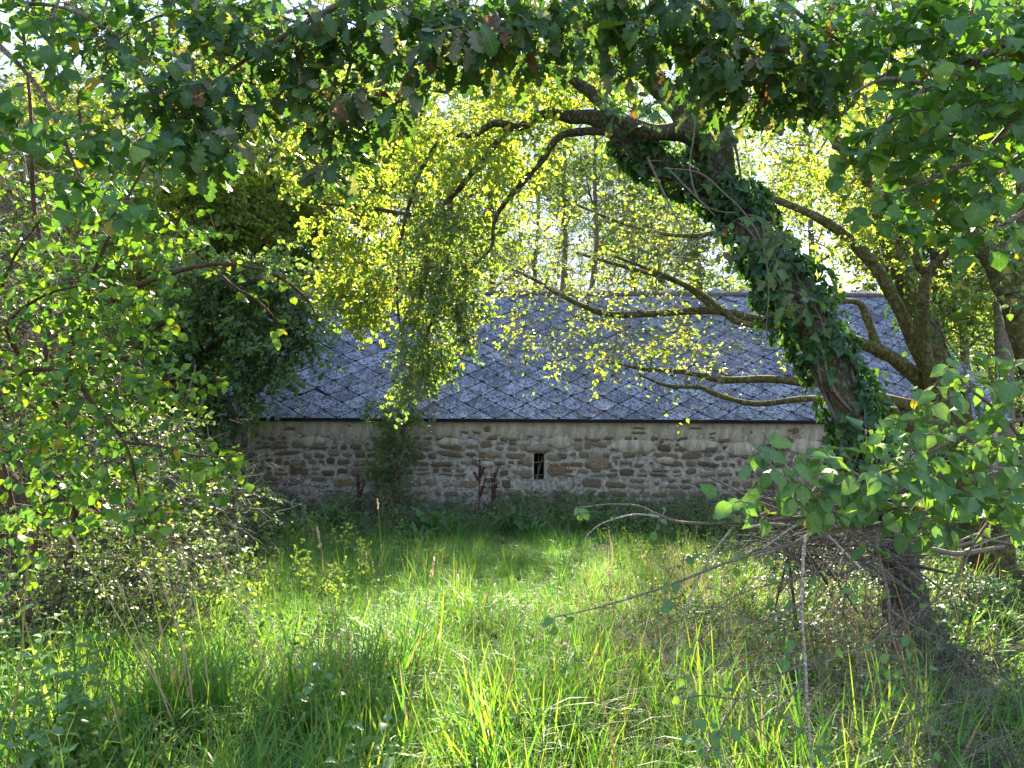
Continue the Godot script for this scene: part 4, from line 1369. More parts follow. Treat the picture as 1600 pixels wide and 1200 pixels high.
	fill(p3, [B(40, -5, 2.9, 70, 20, 0.2, 16), B(140, 10, 2.9, 60, 25, 0.2, 12), B(20, 20, 2.9, 60, 40, 0.2, 27), B(90, 90, 2.85, 70, 50, 0.2, 27), B(30, 190, 2.8, 60, 50, 0.2, 20), B(120, 215, 2.8, 60, 35, 0.2, 35), B(130, 300, 2.8, 40, 35, 0.15, 18), B(200, 330, 2.8, 50, 30, 0.15, 24), B(230, 240, 2.85, 60, 30, 0.15, 24)], {"leaf": "hazel", "kinds": [], "size": 0.086, "gap": 0.045, "leafy": 0.2, "weights": [0.38, 0.5, 0.09, 0.03], "rmin": 0.002, "rmax": 0.004, "droop": 0.4, "toward": 0.6})
	finish(p3, M.twig)


# ------------------------------------------------------------------ the shrubs on the left
func make_left() -> void:
	var base := G(-3.0, -4.7, -0.05)
	var pl := plant("hazel_shrub", "tall hazel shrub with backlit green leaves beside the barn's ivied end", "shrub", base)
	for e in [
		[[90, 990, 4.7, 10], [58, 820, 4.7, 8], [62, 640, 4.7, 7], [78, 470, 4.7, 6], [52, 330, 4.7, 5.5], [46, 180, 4.7, 4.5], [30, 20, 4.7, 3.5]],
		[[110, 990, 4.7, 9], [120, 800, 4.6, 7], [100, 640, 4.5, 6], [130, 480, 4.5, 5.5], [175, 360, 4.5, 4], [230, 250, 4.6, 2.5]],
		[[85, 960, 4.7, 9], [20, 800, 4.6, 8], [-30, 600, 4.5, 6], [10, 430, 4.4, 4], [60, 350, 4.4, 3]]]:
		var a := e as Array
		var qq := pix(a)
		for k in qq[1].size():
			qq[1][k] *= 0.62
		qq[0][0] = base + Vector3(rnd(-0.15, 0.15), 0, rnd(-0.1, 0.1))
		limb(pl, "stem", qq[0], qq[1], M.red_bark, 8, 4, 0.08)
	for e in [
		[[110, 530, 4.5, 5], [180, 470, 4.5, 4.2], [260, 432, 4.5, 3.8], [340, 415, 4.5, 3.2], [420, 428, 4.5, 2.8], [475, 465, 4.5, 2.2], [495, 500, 4.5, 1.2]],
		[[330, 417, 4.5, 2.5], [365, 450, 4.4, 2], [400, 470, 4.4, 1.6], [430, 500, 4.4, 1]],
		[[95, 640, 4.5, 4.5], [30, 590, 4.2, 3], [100, 585, 4.1, 4], [150, 640, 4.0, 3.2], [195, 695, 4.0, 2.8], [215, 760, 4.0, 2], [230, 830, 4.0, 1.2]],
		[[195, 695, 4.0, 2.6], [250, 700, 4.0, 2.2], [310, 715, 4.0, 1.8], [370, 715, 4.1, 1.2]],
		[[110, 560, 4.5, 4], [180, 560, 4.3, 3], [240, 590, 4.2, 2.2], [290, 640, 4.2, 1.4]],
		[[62, 600, 4.7, 4], [10, 520, 4.3, 3], [60, 470, 4.1, 2.4], [120, 450, 4.0, 1.6]]]:
		limb_px(pl, "branch", e, M.red_bark, 6, 4, 0.06)
	var o := {"leaf": "hazel", "kinds": [], "size": 0.074, "gap": 0.046, "leafy": 0.32, "weights": [0.30, 0.18, 0.50, 0.02], "rmin": 0.002, "rmax": 0.004, "droop": 0.5, "toward": 0.2, "tumble": 1.0}
	fill(pl, [B(90, 470, 4.3, 100, 60, 0.35, 110), B(190, 510, 4.3, 100, 60, 0.35, 125), B(60, 590, 4.2, 80, 70, 0.3, 86), B(170, 600, 4.1, 100, 60, 0.3, 120), B(245, 610, 4.2, 50, 50, 0.25, 53), B(120, 700, 4.1, 110, 50, 0.3, 96), B(200, 760, 4.0, 60, 50, 0.25, 43), B(250, 810, 4.0, 50, 45, 0.2, 43), B(340, 735, 4.1, 50, 45, 0.25, 53), B(60, 690, 4.1, 70, 40, 0.25, 34), B(230, 460, 4.4, 60, 40, 0.3, 34), B(30, 390, 4.4, 60, 60, 0.3, 34), B(150, 380, 4.6, 120, 50, 0.4, 55), B(270, 370, 4.7, 90, 45, 0.35, 43), B(60, 290, 4.7, 80, 60, 0.4, 31), B(170, 300, 4.8, 80, 40, 0.3, 22), B(30, 850, 4.2, 40, 80, 0.2, 19), B(120, 790, 4.2, 100, 50, 0.3, 48), B(30, 800, 4.2, 50, 80, 0.3, 24), B(320, 610, 4.3, 40, 45, 0.2, 17), B(280, 690, 4.1, 50, 40, 0.2, 24)], o)
	o.weights = [0.15, 0.05, 0.6, 0.2]
	o.size = 0.06
	fill(pl, [B(420, 450, 4.45, 50, 50, 0.15, 16), B(340, 425, 4.5, 50, 25, 0.15, 8), B(415, 520, 4.4, 30, 25, 0.1, 5)], o)
	finish(pl, M.red_bark)
	# thicket of twigs and brambles behind it
	var b2 := G(-4.6, -6.8, -0.05)
	var p2 := plant("bramble_thicket", "dark thicket of brambles and dead twigs under the hazel shrub", "thicket", b2)
	for k in 22:
		var s := b2 + Vector3(rnd(-1.4, 1.9), 0, rnd(-0.8, 0.9))
		s.y = ground(s.x, s.z)
		var t := s + Vector3(rnd(-0.7, 0.7), rnd(0.8, 2.0), rnd(-0.5, 0.7))
		limb(p2, "stem", [s, s.lerp(t, 0.5) + ball() * 0.15, t], [0.013, 0.010, 0.006], [M.twig, M.red_bark, M.dark_twig][k % 3], 5, 4, 0.05)
	fill(p2, [[b2 + Vector3(0.3, 0.9, 0.2), Vector3(2.0, 1.1, 0.9), 420], [b2 + Vector3(1.3, 0.45, 0.6), Vector3(0.9, 0.5, 0.8), 90]], {"kinds": ["bramble", "bramble", "bare", "bare_dark"], "per": 3, "rmin": 0.003, "rmax": 0.006, "scale": 0.85, "droop": 0.3})
	fill(p2, [B(60, 930, 4.5, 90, 60, 0.2, 24), B(190, 920, 4.7, 90, 50, 0.25, 26), B(300, 940, 4.9, 60, 40, 0.25, 30), B(120, 850, 4.9, 120, 60, 0.3, 50), B(260, 860, 5.2, 90, 60, 0.3, 50)], {"kinds": ["bramble", "bare", "bare_dark", "bramble", "weed"], "per": 2, "rmin": 0.002, "rmax": 0.004, "scale": 0.55, "droop": 0.4})
	fill(p2, [[b2 + Vector3(-0.7, 2.6, -0.2), Vector3(1.3, 1.6, 0.7), 320]], {"kinds": ["bare", "bare_dark", "bare_dark", "bramble"], "per": 3, "rmin": 0.003, "rmax": 0.006, "scale": 1.0})
	finish(p2, M.dark_twig)
	# leaning reddish trunk low at the edge
	var b3 := G(-3.15, -5.6, -0.08)
	var p3 := plant("slanting_tree", "rust brown trunk leaning out of the thicket over dead twigs", "tree trunk", b3)
	limb(p3, "trunk", [b3, P(75, 900, 5.6), P(35, 780, 5.6), P(-25, 715, 5.6), P(-90, 640, 5.7), P(-130, 500, 5.8)], [0.08, 0.065, 0.06, 0.055, 0.05, 0.04], M.red_bark, 10, 5, 0.1)
	for k in 26:
		var s := b3 + Vector3(rnd(-0.5, 0.5), rnd(0.05, 0.9), rnd(0.1, 0.5))
		var t := s + Vector3(rnd(-0.5, 0.5), rnd(-0.6, 0.25), rnd(-0.1, 0.25))
		t.y = maxf(t.y, ground(t.x, t.z) + 0.02)
		limb(p3, "dead_twig", [s, s.lerp(t, 0.5) + ball() * 0.08, t], [0.006, 0.005, 0.002], [M.twig, M.red_bark, M.dark_twig][k % 3], 4, 3, 0.0)
	finish(p3, M.twig)
	# the ivied tree that hides the barn's corner
	var b4 := G(-5.2, -11.4, -0.05)
	var p4 := plant("ivied_tree", "ivy-smothered tree spilling dark leaves over the corner of the slate roof", "tree", b4)
	limb(p4, "trunk", [b4, b4 + Vector3(0.05, 0.9, 0), b4 + Vector3(0.2, 1.8, -0.1), b4 + Vector3(0.4, 2.8, -0.2), b4 + Vector3(0.5, 3.7, -0.3)], [0.16, 0.13, 0.10, 0.07, 0.03], M.oak_bark, 9, 4)
	limb_px(p4, "limb", [[330, 470, 11.2, 10], [390, 440, 11.1, 7], [440, 450, 11.0, 5], [470, 500, 10.9, 3]], M.oak_bark, 6)
	limb_px(p4, "limb", [[320, 560, 11.3, 9], [370, 520, 11.1, 6], [410, 540, 11.0, 4], [430, 590, 10.9, 2]], M.oak_bark, 6)
	limb_px(p4, "limb", [[330, 620, 11.3, 8], [360, 640, 11.1, 5], [385, 690, 11.0, 3]], M.oak_bark, 6)
	fill(p4, [B(315, 480, 11.3, 75, 60, 0.5, 54), B(405, 445, 11.1, 60, 32, 0.35, 34), B(458, 475, 11.0, 22, 36, 0.2, 18), B(375, 525, 11.1, 48, 50, 0.3, 34), B(418, 570, 10.9, 24, 28, 0.15, 9), B(305, 600, 11.3, 50, 80, 0.4, 46), B(345, 655, 11.0, 34, 34, 0.25, 16), B(300, 720, 11.0, 60, 50, 0.4, 30), B(250, 560, 11.0, 60, 110, 0.5, 44), B(474, 510, 10.9, 9, 26, 0.08, 8), B(438, 525, 10.9, 12, 36, 0.1, 10), B(395, 605, 10.9, 12, 26, 0.1, 7), B(340, 420, 11.2, 80, 25, 0.4, 20)], {"kinds": ["ivy_mid", "ivy_mid", "green"], "per": 3, "rmin": 0.004, "rmax": 0.01, "scale": 0.9, "droop": 0.6})
	finish(p4, M.dark_twig)
	# a low leafy bush before the barn's corner
	var b5 := G(-3.9, -8.6, -0.05)
	var p5 := plant("low_bush", "low leafy bush between the thicket and the foot of the barn wall", "bush", b5)
	for k in 9:
		var t := b5 + Vector3(rnd(-0.9, 1.0), rnd(0.5, 1.0), rnd(-0.5, 0.5))
		limb(p5, "stem", [b5 + Vector3(rnd(-0.3, 0.3), 0, rnd(-0.2, 0.2)), b5.lerp(t, 0.5) + ball() * 0.15, t], [0.014, 0.01, 0.005], M.dark_twig, 5, 3, 0.0)
	fill(p5, [[b5 + Vector3(0.1, 0.5, 0), Vector3(1.3, 0.6, 0.7), 150]], {"kinds": ["bramble", "ivy_mid", "bramble"], "per": 3, "rmin": 0.003, "rmax": 0.006, "scale": 0.85, "droop": 0.3})
	finish(p5, M.dark_twig)


# ------------------------------------------------------------------ the foreground shrub on the right
func make_right_front() -> void:
	var base := G(2.5, -2.75, -0.05)
	var pl := plant("foreground_shrub", "broad-leaved shrub with bare drooping twigs in front of the leaning trunk", "shrub", base)
	limb(pl, "stem", [base, P(1760, 1000, 2.75), P(1700, 850, 2.7), P(1640, 740, 2.65), P(1590, 640, 2.6)], [0.03, 0.025, 0.02, 0.016, 0.008], M.twig, 8, 4)
	for e in [
		[[1690, 830, 2.7, 9], [1560, 790, 2.6, 7], [1420, 790, 2.55, 6], [1270, 804, 2.5, 5], [1160, 815, 2.5, 4.5], [1070, 815, 2.5, 4], [1035, 805, 2.5, 3.5], [1000, 790, 2.5, 3], [955, 787, 2.5, 2.5], [905, 793, 2.5, 1.8]],
		[[1030, 806, 2.5, 3], [990, 803, 2.48, 2.2], [940, 818, 2.46, 1.6], [915, 840, 2.45, 1]],
		[[1400, 790, 2.55, 5], [1300, 830, 2.45, 4], [1200, 858, 2.4, 3.6], [1130, 880, 2.4, 3.2], [1050, 912, 2.4, 2.8], [960, 942, 2.4, 2], [880, 962, 2.4, 1.2]],
		[[1150, 818, 2.5, 3.5], [1110, 870, 2.45, 3], [1085, 920, 2.42, 2.6], [1068, 975, 2.4, 2.2], [1050, 1050, 2.4, 1.5]],
		[[1330, 795, 2.5, 6], [1265, 830, 2.4, 5], [1256, 900, 2.35, 5], [1255, 960, 2.32, 4.5], [1260, 1030, 2.3, 4.5], [1265, 1110, 2.3, 4], [1272, 1200, 2.3, 3.2]],
		[[1400, 795, 2.5, 5], [1372, 830, 2.42, 4.5], [1378, 880, 2.4, 4.2], [1390, 930, 2.38, 4], [1393, 975, 2.36, 3.8], [1405, 1020, 2.34, 3.4], [1430, 1080, 2.32, 2.8], [1455, 1150, 2.3, 2.2], [1465, 1215, 2.3, 1.5]],
		[[1393, 970, 2.36, 3], [1360, 1005, 2.34, 2.6], [1320, 1018, 2.32, 2], [1290, 1030, 2.3, 1.2]],
		[[1393, 950, 2.37, 3], [1430, 975, 2.36, 2.4], [1475, 993, 2.36, 1.4]],
		[[1260, 1035, 2.3, 3.4], [1225, 1050, 2.28, 3], [1190, 1078, 2.27, 2.8], [1155, 1090, 2.26, 2.6], [1100, 1085, 2.26, 2], [1065, 1092, 2.26, 1.4]],
		[[1155, 1090, 2.26, 2.6], [1138, 1120, 2.25, 2.4], [1115, 1165, 2.24, 2], [1095, 1210, 2.24, 1.5]],
		[[1262, 1055, 2.3, 3], [1220, 1105, 2.28, 2.6], [1180, 1130, 2.27, 2], [1140, 1155, 2.26, 1.2]],
		[[1340, 800, 2.5, 4], [1330, 845, 2.45, 3], [1295, 885, 2.43, 2.8], [1225, 905, 2.42, 2.2], [1140, 935, 2.4, 1.6], [1100, 985, 2.4, 1]],
		[[1255, 940, 2.32, 2.6], [1190, 970, 2.3, 2], [1140, 965, 2.3, 1.6], [1090, 1000, 2.3, 1]],
		[[1560, 790, 2.6, 5], [1520, 850, 2.5, 3.6], [1490, 910, 2.48, 3], [1430, 960, 2.45, 2], [1395, 1000, 2.45, 1.2]],
		[[1440, 1095, 2.32, 2], [1420, 1125, 2.31, 1.8], [1400, 1140, 2.3, 1]],
		[[1600, 650, 2.6, 6], [1500, 680, 2.55, 5], [1420, 720, 2.5, 4], [1350, 745, 2.5, 3], [1260, 770, 2.45, 2]],
		[[1630, 720, 2.65, 6], [1560, 640, 2.6, 4], [1510, 600, 2.6, 3], [1490, 570, 2.6, 2]],
		[[1330, 800, 2.5, 3], [1250, 760, 2.45, 2.6], [1200, 720, 2.4, 2], [1170, 690, 2.4, 1.2]]]:
		for q in e:
			q[3] *= 0.62
		limb_px(pl, "branch", e, M.grey_twig if e[0][0] < 1340 and e[0][1] < 850 else M.twig, 6, 4, 0.16)
	var o := {"leaf": "oval", "kinds": [], "size": 0.082, "gap": 0.042, "leafy": 0.2, "weights": [0.42, 0.33, 0.24, 0.01], "rmin": 0.0017, "rmax": 0.003, "droop": 0.25, "toward": 0.55, "tumble": 0.9}
	fill(pl, [B(1500, 640, 2.55, 90, 60, 0.2, 44), B(1420, 690, 2.5, 80, 45, 0.2, 41), B(1560, 590, 2.6, 60, 50, 0.2, 31), B(1540, 700, 2.55, 80, 45, 0.2, 44), B(1330, 730, 2.45, 90, 35, 0.2, 41), B(1220, 720, 2.4, 70, 40, 0.15, 24), B(1270, 775, 2.45, 100, 30, 0.2, 41), B(1420, 760, 2.5, 90, 35, 0.2, 41), B(1530, 770, 2.5, 80, 40, 0.2, 37), B(1160, 790, 2.45, 60, 22, 0.1, 15), B(1440, 820, 2.45, 60, 35, 0.15, 17), B(1370, 840, 2.45, 40, 30, 0.1, 7), B(1580, 650, 2.6, 50, 60, 0.2, 27)], o)
	fill(pl, [B(1590, 800, 2.6, 60, 60, 0.2, 30), B(1450, 790, 2.45, 120, 40, 0.2, 30), B(1320, 790, 2.45, 100, 30, 0.15, 20)], o)
	o.size = 0.05
	o.skip = 0.0
	fill(pl, [B(1150, 900, 2.42, 110, 60, 0.12, 30), B(1260, 960, 2.33, 60, 120, 0.12, 36), B(1400, 960, 2.38, 80, 120, 0.12, 36), B(1150, 1070, 2.27, 110, 70, 0.12, 30), B(1430, 1120, 2.32, 60, 80, 0.1, 22)], {"leaf": "oval", "kinds": [], "size": 0.045, "gap": 0.12, "leafy": 0.1, "skip": 0.62, "weights": [0.4, 0.3, 0.28, 0.02], "rmin": 0.0012, "rmax": 0.002, "droop": 0.3, "toward": 0.4})
	o.gap = 0.03
	o.leafy = 0.08
	fill(pl, [B(885, 965, 2.4, 22, 16, 0.04, 4), B(1040, 810, 2.48, 30, 22, 0.05, 4), B(905, 800, 2.48, 14, 12, 0.04, 2), B(1080, 870, 2.42, 30, 25, 0.08, 4), B(1050, 920, 2.4, 20, 20, 0.05, 4), B(1060, 1070, 2.35, 25, 30, 0.05, 4), B(1120, 1150, 2.25, 40, 40, 0.06, 7), B(1250, 1010, 2.3, 30, 35, 0.06, 5), B(1240, 1120, 2.28, 40, 30, 0.06, 4), B(1290, 1170, 2.28, 40, 25, 0.06, 4), B(1390, 1040, 2.33, 35, 30, 0.06, 5), B(1380, 1165, 2.3, 40, 30, 0.06, 4), B(1130, 860, 2.45, 30, 20, 0.06, 5), B(1200, 1040, 2.28, 30, 20, 0.06, 3), B(1350, 850, 2.4, 30, 20, 0.06, 3)], o)
	finish(pl, M.twig)
	# the heap of dead branches before the trunk
	var b2 := G(2.15, -4.9, -0.02)
	var heap := plant("brushwood_heap", "heap of dead grey branches piled beside the foot of the leaning oak", "brushwood", b2)
	for k in 110:
		var s := P(rnd(1190, 1420), rnd(775, 890), rnd(4.6, 5.4))
		var ln := rnd(0.3, 1.0)
		var dir := Vector3(rnd(-1, 1), rnd(-0.35, 0.4), rnd(-0.6, 0.6)).normalized() * ln
		s.y = maxf(s.y, ground(s.x, s.z) + 0.03)
		limb(heap, "dead_branch", [s - dir * 0.5, s + ball() * 0.05 + Vector3(0, 0.03, 0), s + dir * 0.5], [rnd(0.004, 0.013), rnd(0.005, 0.010), 0.002], [M.twig, M.grey_twig, M.dark_twig][k % 3], 5, 3, 0.08, k % 3 == 0)
	fill(heap, [B(1290, 830, 5.0, 110, 50, 0.4, 60)], {"kinds": ["bare", "bare_dark"], "per": 2, "rmin": 0.003, "rmax": 0.006, "scale": 0.75})
	finish(heap, M.twig)
	for e in [[[[1395, 868, 5.6, 7], [1450, 855, 5.7, 8], [1500, 862, 5.8, 8], [1570, 850, 5.9, 6]], "bare dead branch lying over the ivy right behind the oak's foot"], [[[1330, 845, 6.0, 5], [1400, 838, 6.2, 6], [1480, 852, 6.3, 6], [1540, 840, 6.4, 4], [1600, 850, 6.5, 3]], "thin dead branch lying deepest among the ivy behind the oak"], [[[1180, 868, 4.4, 3], [1230, 852, 4.4, 4], [1300, 815, 4.5, 5], [1350, 800, 4.6, 4]], "dead branch sloping up the near face of the brushwood heap"]]:
		var qq := pix(e[0])
		var f := plant("fallen_branch", e[1], "branch", qq[0][0], "fallen branches by the oak")
		for k in qq[1].size():
			qq[1][k] *= 0.55
		limb(f, "wood", qq[0], qq[1], M.twig, 7, 4, 0.12)
		limb(f, "side_twig", [qq[0][2], qq[0][2] + Vector3(0.15, 0.12, 0.1), qq[0][2] + Vector3(0.35, 0.16, 0.05)], [0.01, 0.007, 0.003], M.grey_twig, 5, 3)
		finish(f, M.twig)
	# ivy carpet behind the oak's foot
	var carpet := Node3D.new()
	carpet.name = "ivy_carpet"
	carpet.set_meta("kind", "stuff")
	carpet.set_meta("label", "dark ivy carpeting the ground behind the oak's foot")
	add_child(carpet)
	var lists := [[], [], [], [], [], []]
	for k in 9000:
		var x := rnd(1.6, 6.4)
		var z := -rnd(4.6, 9.5)
		if noise.get_noise_2d(x * 55.0, z * 55.0) < -0.2 or x < 1.9 + 0.5 * noise.get_noise_2d(x * 30.0, z * 30.0):
			continue
		var s := rnd(0.045, 0.085)
		lists[pick(6, {"weights": [0.5, 0.4, 0.1]})].append(Transform3D(facing(Vector3(rnd(-1, 1), rnd(-0.2, 0.3), rnd(-1, 1)), Vector3.UP + ball() * 0.5).scaled(Vector3.ONE * s), G(x, z, rnd(0.02, 0.16))))
	for k in 6:
		many("ivy_ground_cover", LEAVES["ivy"][k], lists[k], carpet)


# ------------------------------------------------------------------ at the foot of the wall
func frond(n: int) -> ArrayMesh:       # a fern frond along +y, arching over
	var g := Geo.new()
	var pts := []
	var rs := []
	for k in 9:
		var t := k / 8.0
		pts.append(Vector3(0, sin(t * 1.2) / 1.2, -0.34 * t * t))
		rs.append(lerpf(0.008, 0.002, t))
	g.tube(pts, rs, 4)
	for k in n:
		var t := 0.16 + 0.82 * k / n
		var i := int(t * 8.0)
		var p: Vector3 = (pts[i] as Vector3).lerp(pts[mini(i + 1, 8)], fposmod(t * 8.0, 1.0))
		var ln := 0.27 * sin(PI * pow(t, 0.72)) + 0.02
		for s in [-1.0, 1.0]:
			leaf(g, Transform3D(facing(Vector3(s, 0.45 + rnd(-0.1, 0.1), rnd(-0.25, 0.05)), Vector3(0, 0.3, 1)).scaled(Vector3(ln * 0.36, ln, ln)), p), LANCE, 0.2, 0.7, 0.2)
	return mesh_of([[g, M.fern]])


func make_wall_foot() -> void:
	var fr := []
	for k in 3:
		fr.append(frond(18))
	var ferns := [[470, 10.6, 0.75, "dark fern at the wall foot nearest the ivied corner"], [520, 11.0, 0.9, "tall dark fern against the wall just left of the wall shrub"], [655, 10.2, 0.62, "pale green fern arching out before the wall shrub"], [685, 10.7, 0.85, "upright fern between the wall shrub and the dark dock stalks"], [712, 10.5, 0.55, "small fern left beside the taller dock stalk"], [795, 10.8, 0.7, "fern under the wall between the dock stalks and the slit window"], [830, 10.4, 0.55, "low fern straight below the slit window"], [905, 10.8, 0.7, "fern right below the big pale stone in the wall"], [985, 10.8, 0.6, "fern against the browner stretch of wall"], [1150, 10.7, 0.7, "fern at the wall foot before the stained streak"], [170, 4.4, 0.42, "fern among the grass stalks beside the mint-like plant"], [1570, 5.6, 0.4, "fern in the shade at the far edge of the ivy carpet"]]
	for e in ferns:
		var x: float = (e[0] - 800.0) / 1200.0 * e[1]
		var f := thing("fern", e[3], "fern", G(x, -e[1]), "ferns")
		for k in 9:
			var a := TAU * k / 9.0 + rnd(-0.3, 0.3)
			var out := Vector3(cos(a), 0, sin(a))
			var up := (Vector3.UP * rnd(1.2, 2.6) + out * 0.8).normalized()
			put("frond", fr[R.randi() % 3], Transform3D(facing(up, -out + Vector3.UP).scaled(Vector3.ONE * e[2] * rnd(0.5, 0.85)), Vector3.ZERO), f)
	# dark seed stalks of dock
	var docks := [[750, 11.2, 0.98, "taller rust-dark dock stalk by the wall"], [773, 11.2, 0.90, "shorter rust-dark dock stalk next to the taller one"], [563, 11.4, 0.68, "broken reddish dock stalk at the root of the wall shrub"]]
	for e in docks:
		var x: float = (e[0] - 800.0) / 1200.0 * e[1]
		var b := G(x, -e[1])
		var d := plant("dock_stalk", e[3], "plant", b, "dried dock stalks")
		var top: Vector3 = b + Vector3(rnd(-0.05, 0.05), e[2], 0)
		limb(d, "stem", [b, b.lerp(top, 0.5) + ball() * 0.02, top], [0.012, 0.01, 0.005], M.dock, 6, 4, 0.0)
		for k in 6:
			var s := b.lerp(top, rnd(0.3, 0.75))
			var t := s + Vector3(rnd(-0.09, 0.09), rnd(0.15, 0.35), rnd(-0.09, 0.09))
			var br := limb(d, "seed_branch", [s, s.lerp(t, 0.4) + Vector3(0.01, 0, 0), t], [0.006, 0.005, 0.003], M.dock, 4, 3, 0.0)
			var sg := Geo.new()
			sg.o = b
			for q in 80:
				var c := s.lerp(t, rnd(0.15, 1.0)) + ball() * 0.02
				leaf(sg, Transform3D(facing(ball() + Vector3(0, -0.3, 0), ball()).scaled(Vector3.ONE * rnd(0.016, 0.034)), c), PLAIN, 0.3, 0.3, 0.2)
			part("seeds", sg, M.dock, br)
	# the shrub against the wall
	var ws := G((592 - 800.0) / 1200.0 * 11.6, -11.6, -0.03)
	var pl := plant("wall_shrub", "thin-stemmed shrub growing up the wall to the eave", "shrub", ws)
	for e in [[[592, 790, 11.6, 4], [590, 755, 11.6, 3.4], [605, 715, 11.6, 3], [625, 680, 11.6, 2.6], [645, 645, 11.5, 2], [650, 600, 11.4, 2]], [[600, 790, 11.55, 4], [612, 770, 11.5, 3.4], [622, 735, 11.5, 3], [633, 690, 11.5, 3.4], [625, 650, 11.45, 2.4], [600, 625, 11.4, 1.6]], [[640, 660, 11.5, 3], [665, 640, 11.4, 2.4], [685, 630, 11.4, 1.6]]]:
		limb_px(pl, "stem", e, M.twig, 6, 4, 0.1)
	fill(pl, [B(620, 640, 11.4, 60, 22, 0.3, 50), B(620, 700, 11.5, 32, 40, 0.2, 60), B(600, 745, 11.5, 30, 30, 0.2, 30), B(650, 600, 11.3, 22, 28, 0.2, 12)], {"kinds": ["small", "ivy_mid", "bramble"], "per": 2, "rmin": 0.004, "rmax": 0.008, "scale": 0.65})
	finish(pl, M.light_twig)
	# a dark climber on the stained streak
	var cl := plant("wall_climber", "thin dark climber on the stained streak of the wall", "climber", Vector3(4.05, -0.45, WZ + 0.05))
	limb(cl, "stem", [Vector3(4.05, -0.45, WZ + 0.05), Vector3(4.08, 0.3, WZ + 0.05), Vector3(4.02, 0.75, WZ + 0.05), Vector3(3.9, 0.98, WZ + 0.06)], [0.012, 0.01, 0.008, 0.004], M.dark_twig, 5, 5, 0.1)
	limb(cl, "stem", [Vector3(4.08, 0.3, WZ + 0.05), Vector3(4.2, 0.46, WZ + 0.05), Vector3(4.32, 0.5, WZ + 0.05)], [0.008, 0.006, 0.003], M.dark_twig, 5, 4, 0.1)
	fill(cl, [[Vector3(4.05, 0.3, WZ + 0.09), Vector3(0.07, 0.5, 0.03), 22], [Vector3(4.1, -0.15, WZ + 0.12), Vector3(0.25, 0.25, 0.08), 18]], {"kinds": ["ivy_mid"], "per": 1, "rmin": 0.003, "rmax": 0.005, "scale": 0.35})
	finish(cl, M.dark_twig)
	# nettles, ivy and weeds too many to count
	var under := Node3D.new()
	under.name = "undergrowth"
	under.set_meta("kind", "stuff")
	under.set_meta("label", "dark weeds and nettles along the foot of the barn wall")
	add_child(under)
	for kind in ["weed", "ivy_mid", "bramble", "bare"]:
		for v in 4:
			var list := []
			for k in (190 if kind != "bare" else 150):
				var x := rnd(-4.6, 6.5)
				var z := -rnd(10.5, 11.9)
				var high := 0.06 + 0.14 * smoothstep(10.4, 11.8, -z) + 0.28 * noise.get_noise_2d(x * 55.0, 31.0)
				list.append(Transform3D(facing(Vector3.UP * rnd(0.5, 1.2) + ball() * 0.7, ball() + Vector3(0, 0.5, 1)).scaled(Vector3.ONE * rnd(0.3, 0.9)), G(x, z, R.randf() * maxf(high, 0.02))))
			many("undergrowth_leaves", SPRAYS[kind][v], list, under)


# ------------------------------------------------------------------ grass
func tuft(n: int, tall: float, wide: float, mats: Array, weights: Array, spread: float, arch: float) -> ArrayMesh:
	var gs := []
	for m in mats:
		gs.append(Geo.new())
	for k in n:
		var x := R.randf()
		var mi := 0
		while mi < weights.size() - 1 and x > weights[mi]:
			x -= weights[mi]
			mi += 1
		var g: Geo = gs[mi]
		var a := rnd(0, TAU)
		var out := Vector3(cos(a), 0, sin(a))
		var b := Vector3(rnd(-1, 1), 0, rnd(-1, 1)) * spread
		var h := tall * rnd(0.45, 1.15)
		var bend := arch * rnd(0.2, 1.3)
		var w := wide * rnd(0.6, 1.2)
		var side := Vector3(-out.z, 0, out.x).rotated(Vector3.UP, rnd(-0.6, 0.6))
		var v0 := g.v.size()
		var i0 := g.ix.size()
		var p := b
		var steps := 5
		for s in steps + 1:
			var t := float(s) / steps
			var ww := w * 0.5 * (1.0 - pow(t, 2.2)) + 0.0004
			g.vert(p - side * ww)
			g.vert(p + side * ww)
			var ang := bend * (0.25 + t * 1.5)
			p += (Vector3.UP * cos(ang) + out * sin(ang)) * h / steps
		for s in steps:
			var c := v0 + s * 2
			g.quad(c, c + 1, c + 3, c + 2)
		g.smooth(v0, i0)
	var list := []
	for k in mats.size():
		list.append([gs[k], mats[k]])
	return mesh_of(list)


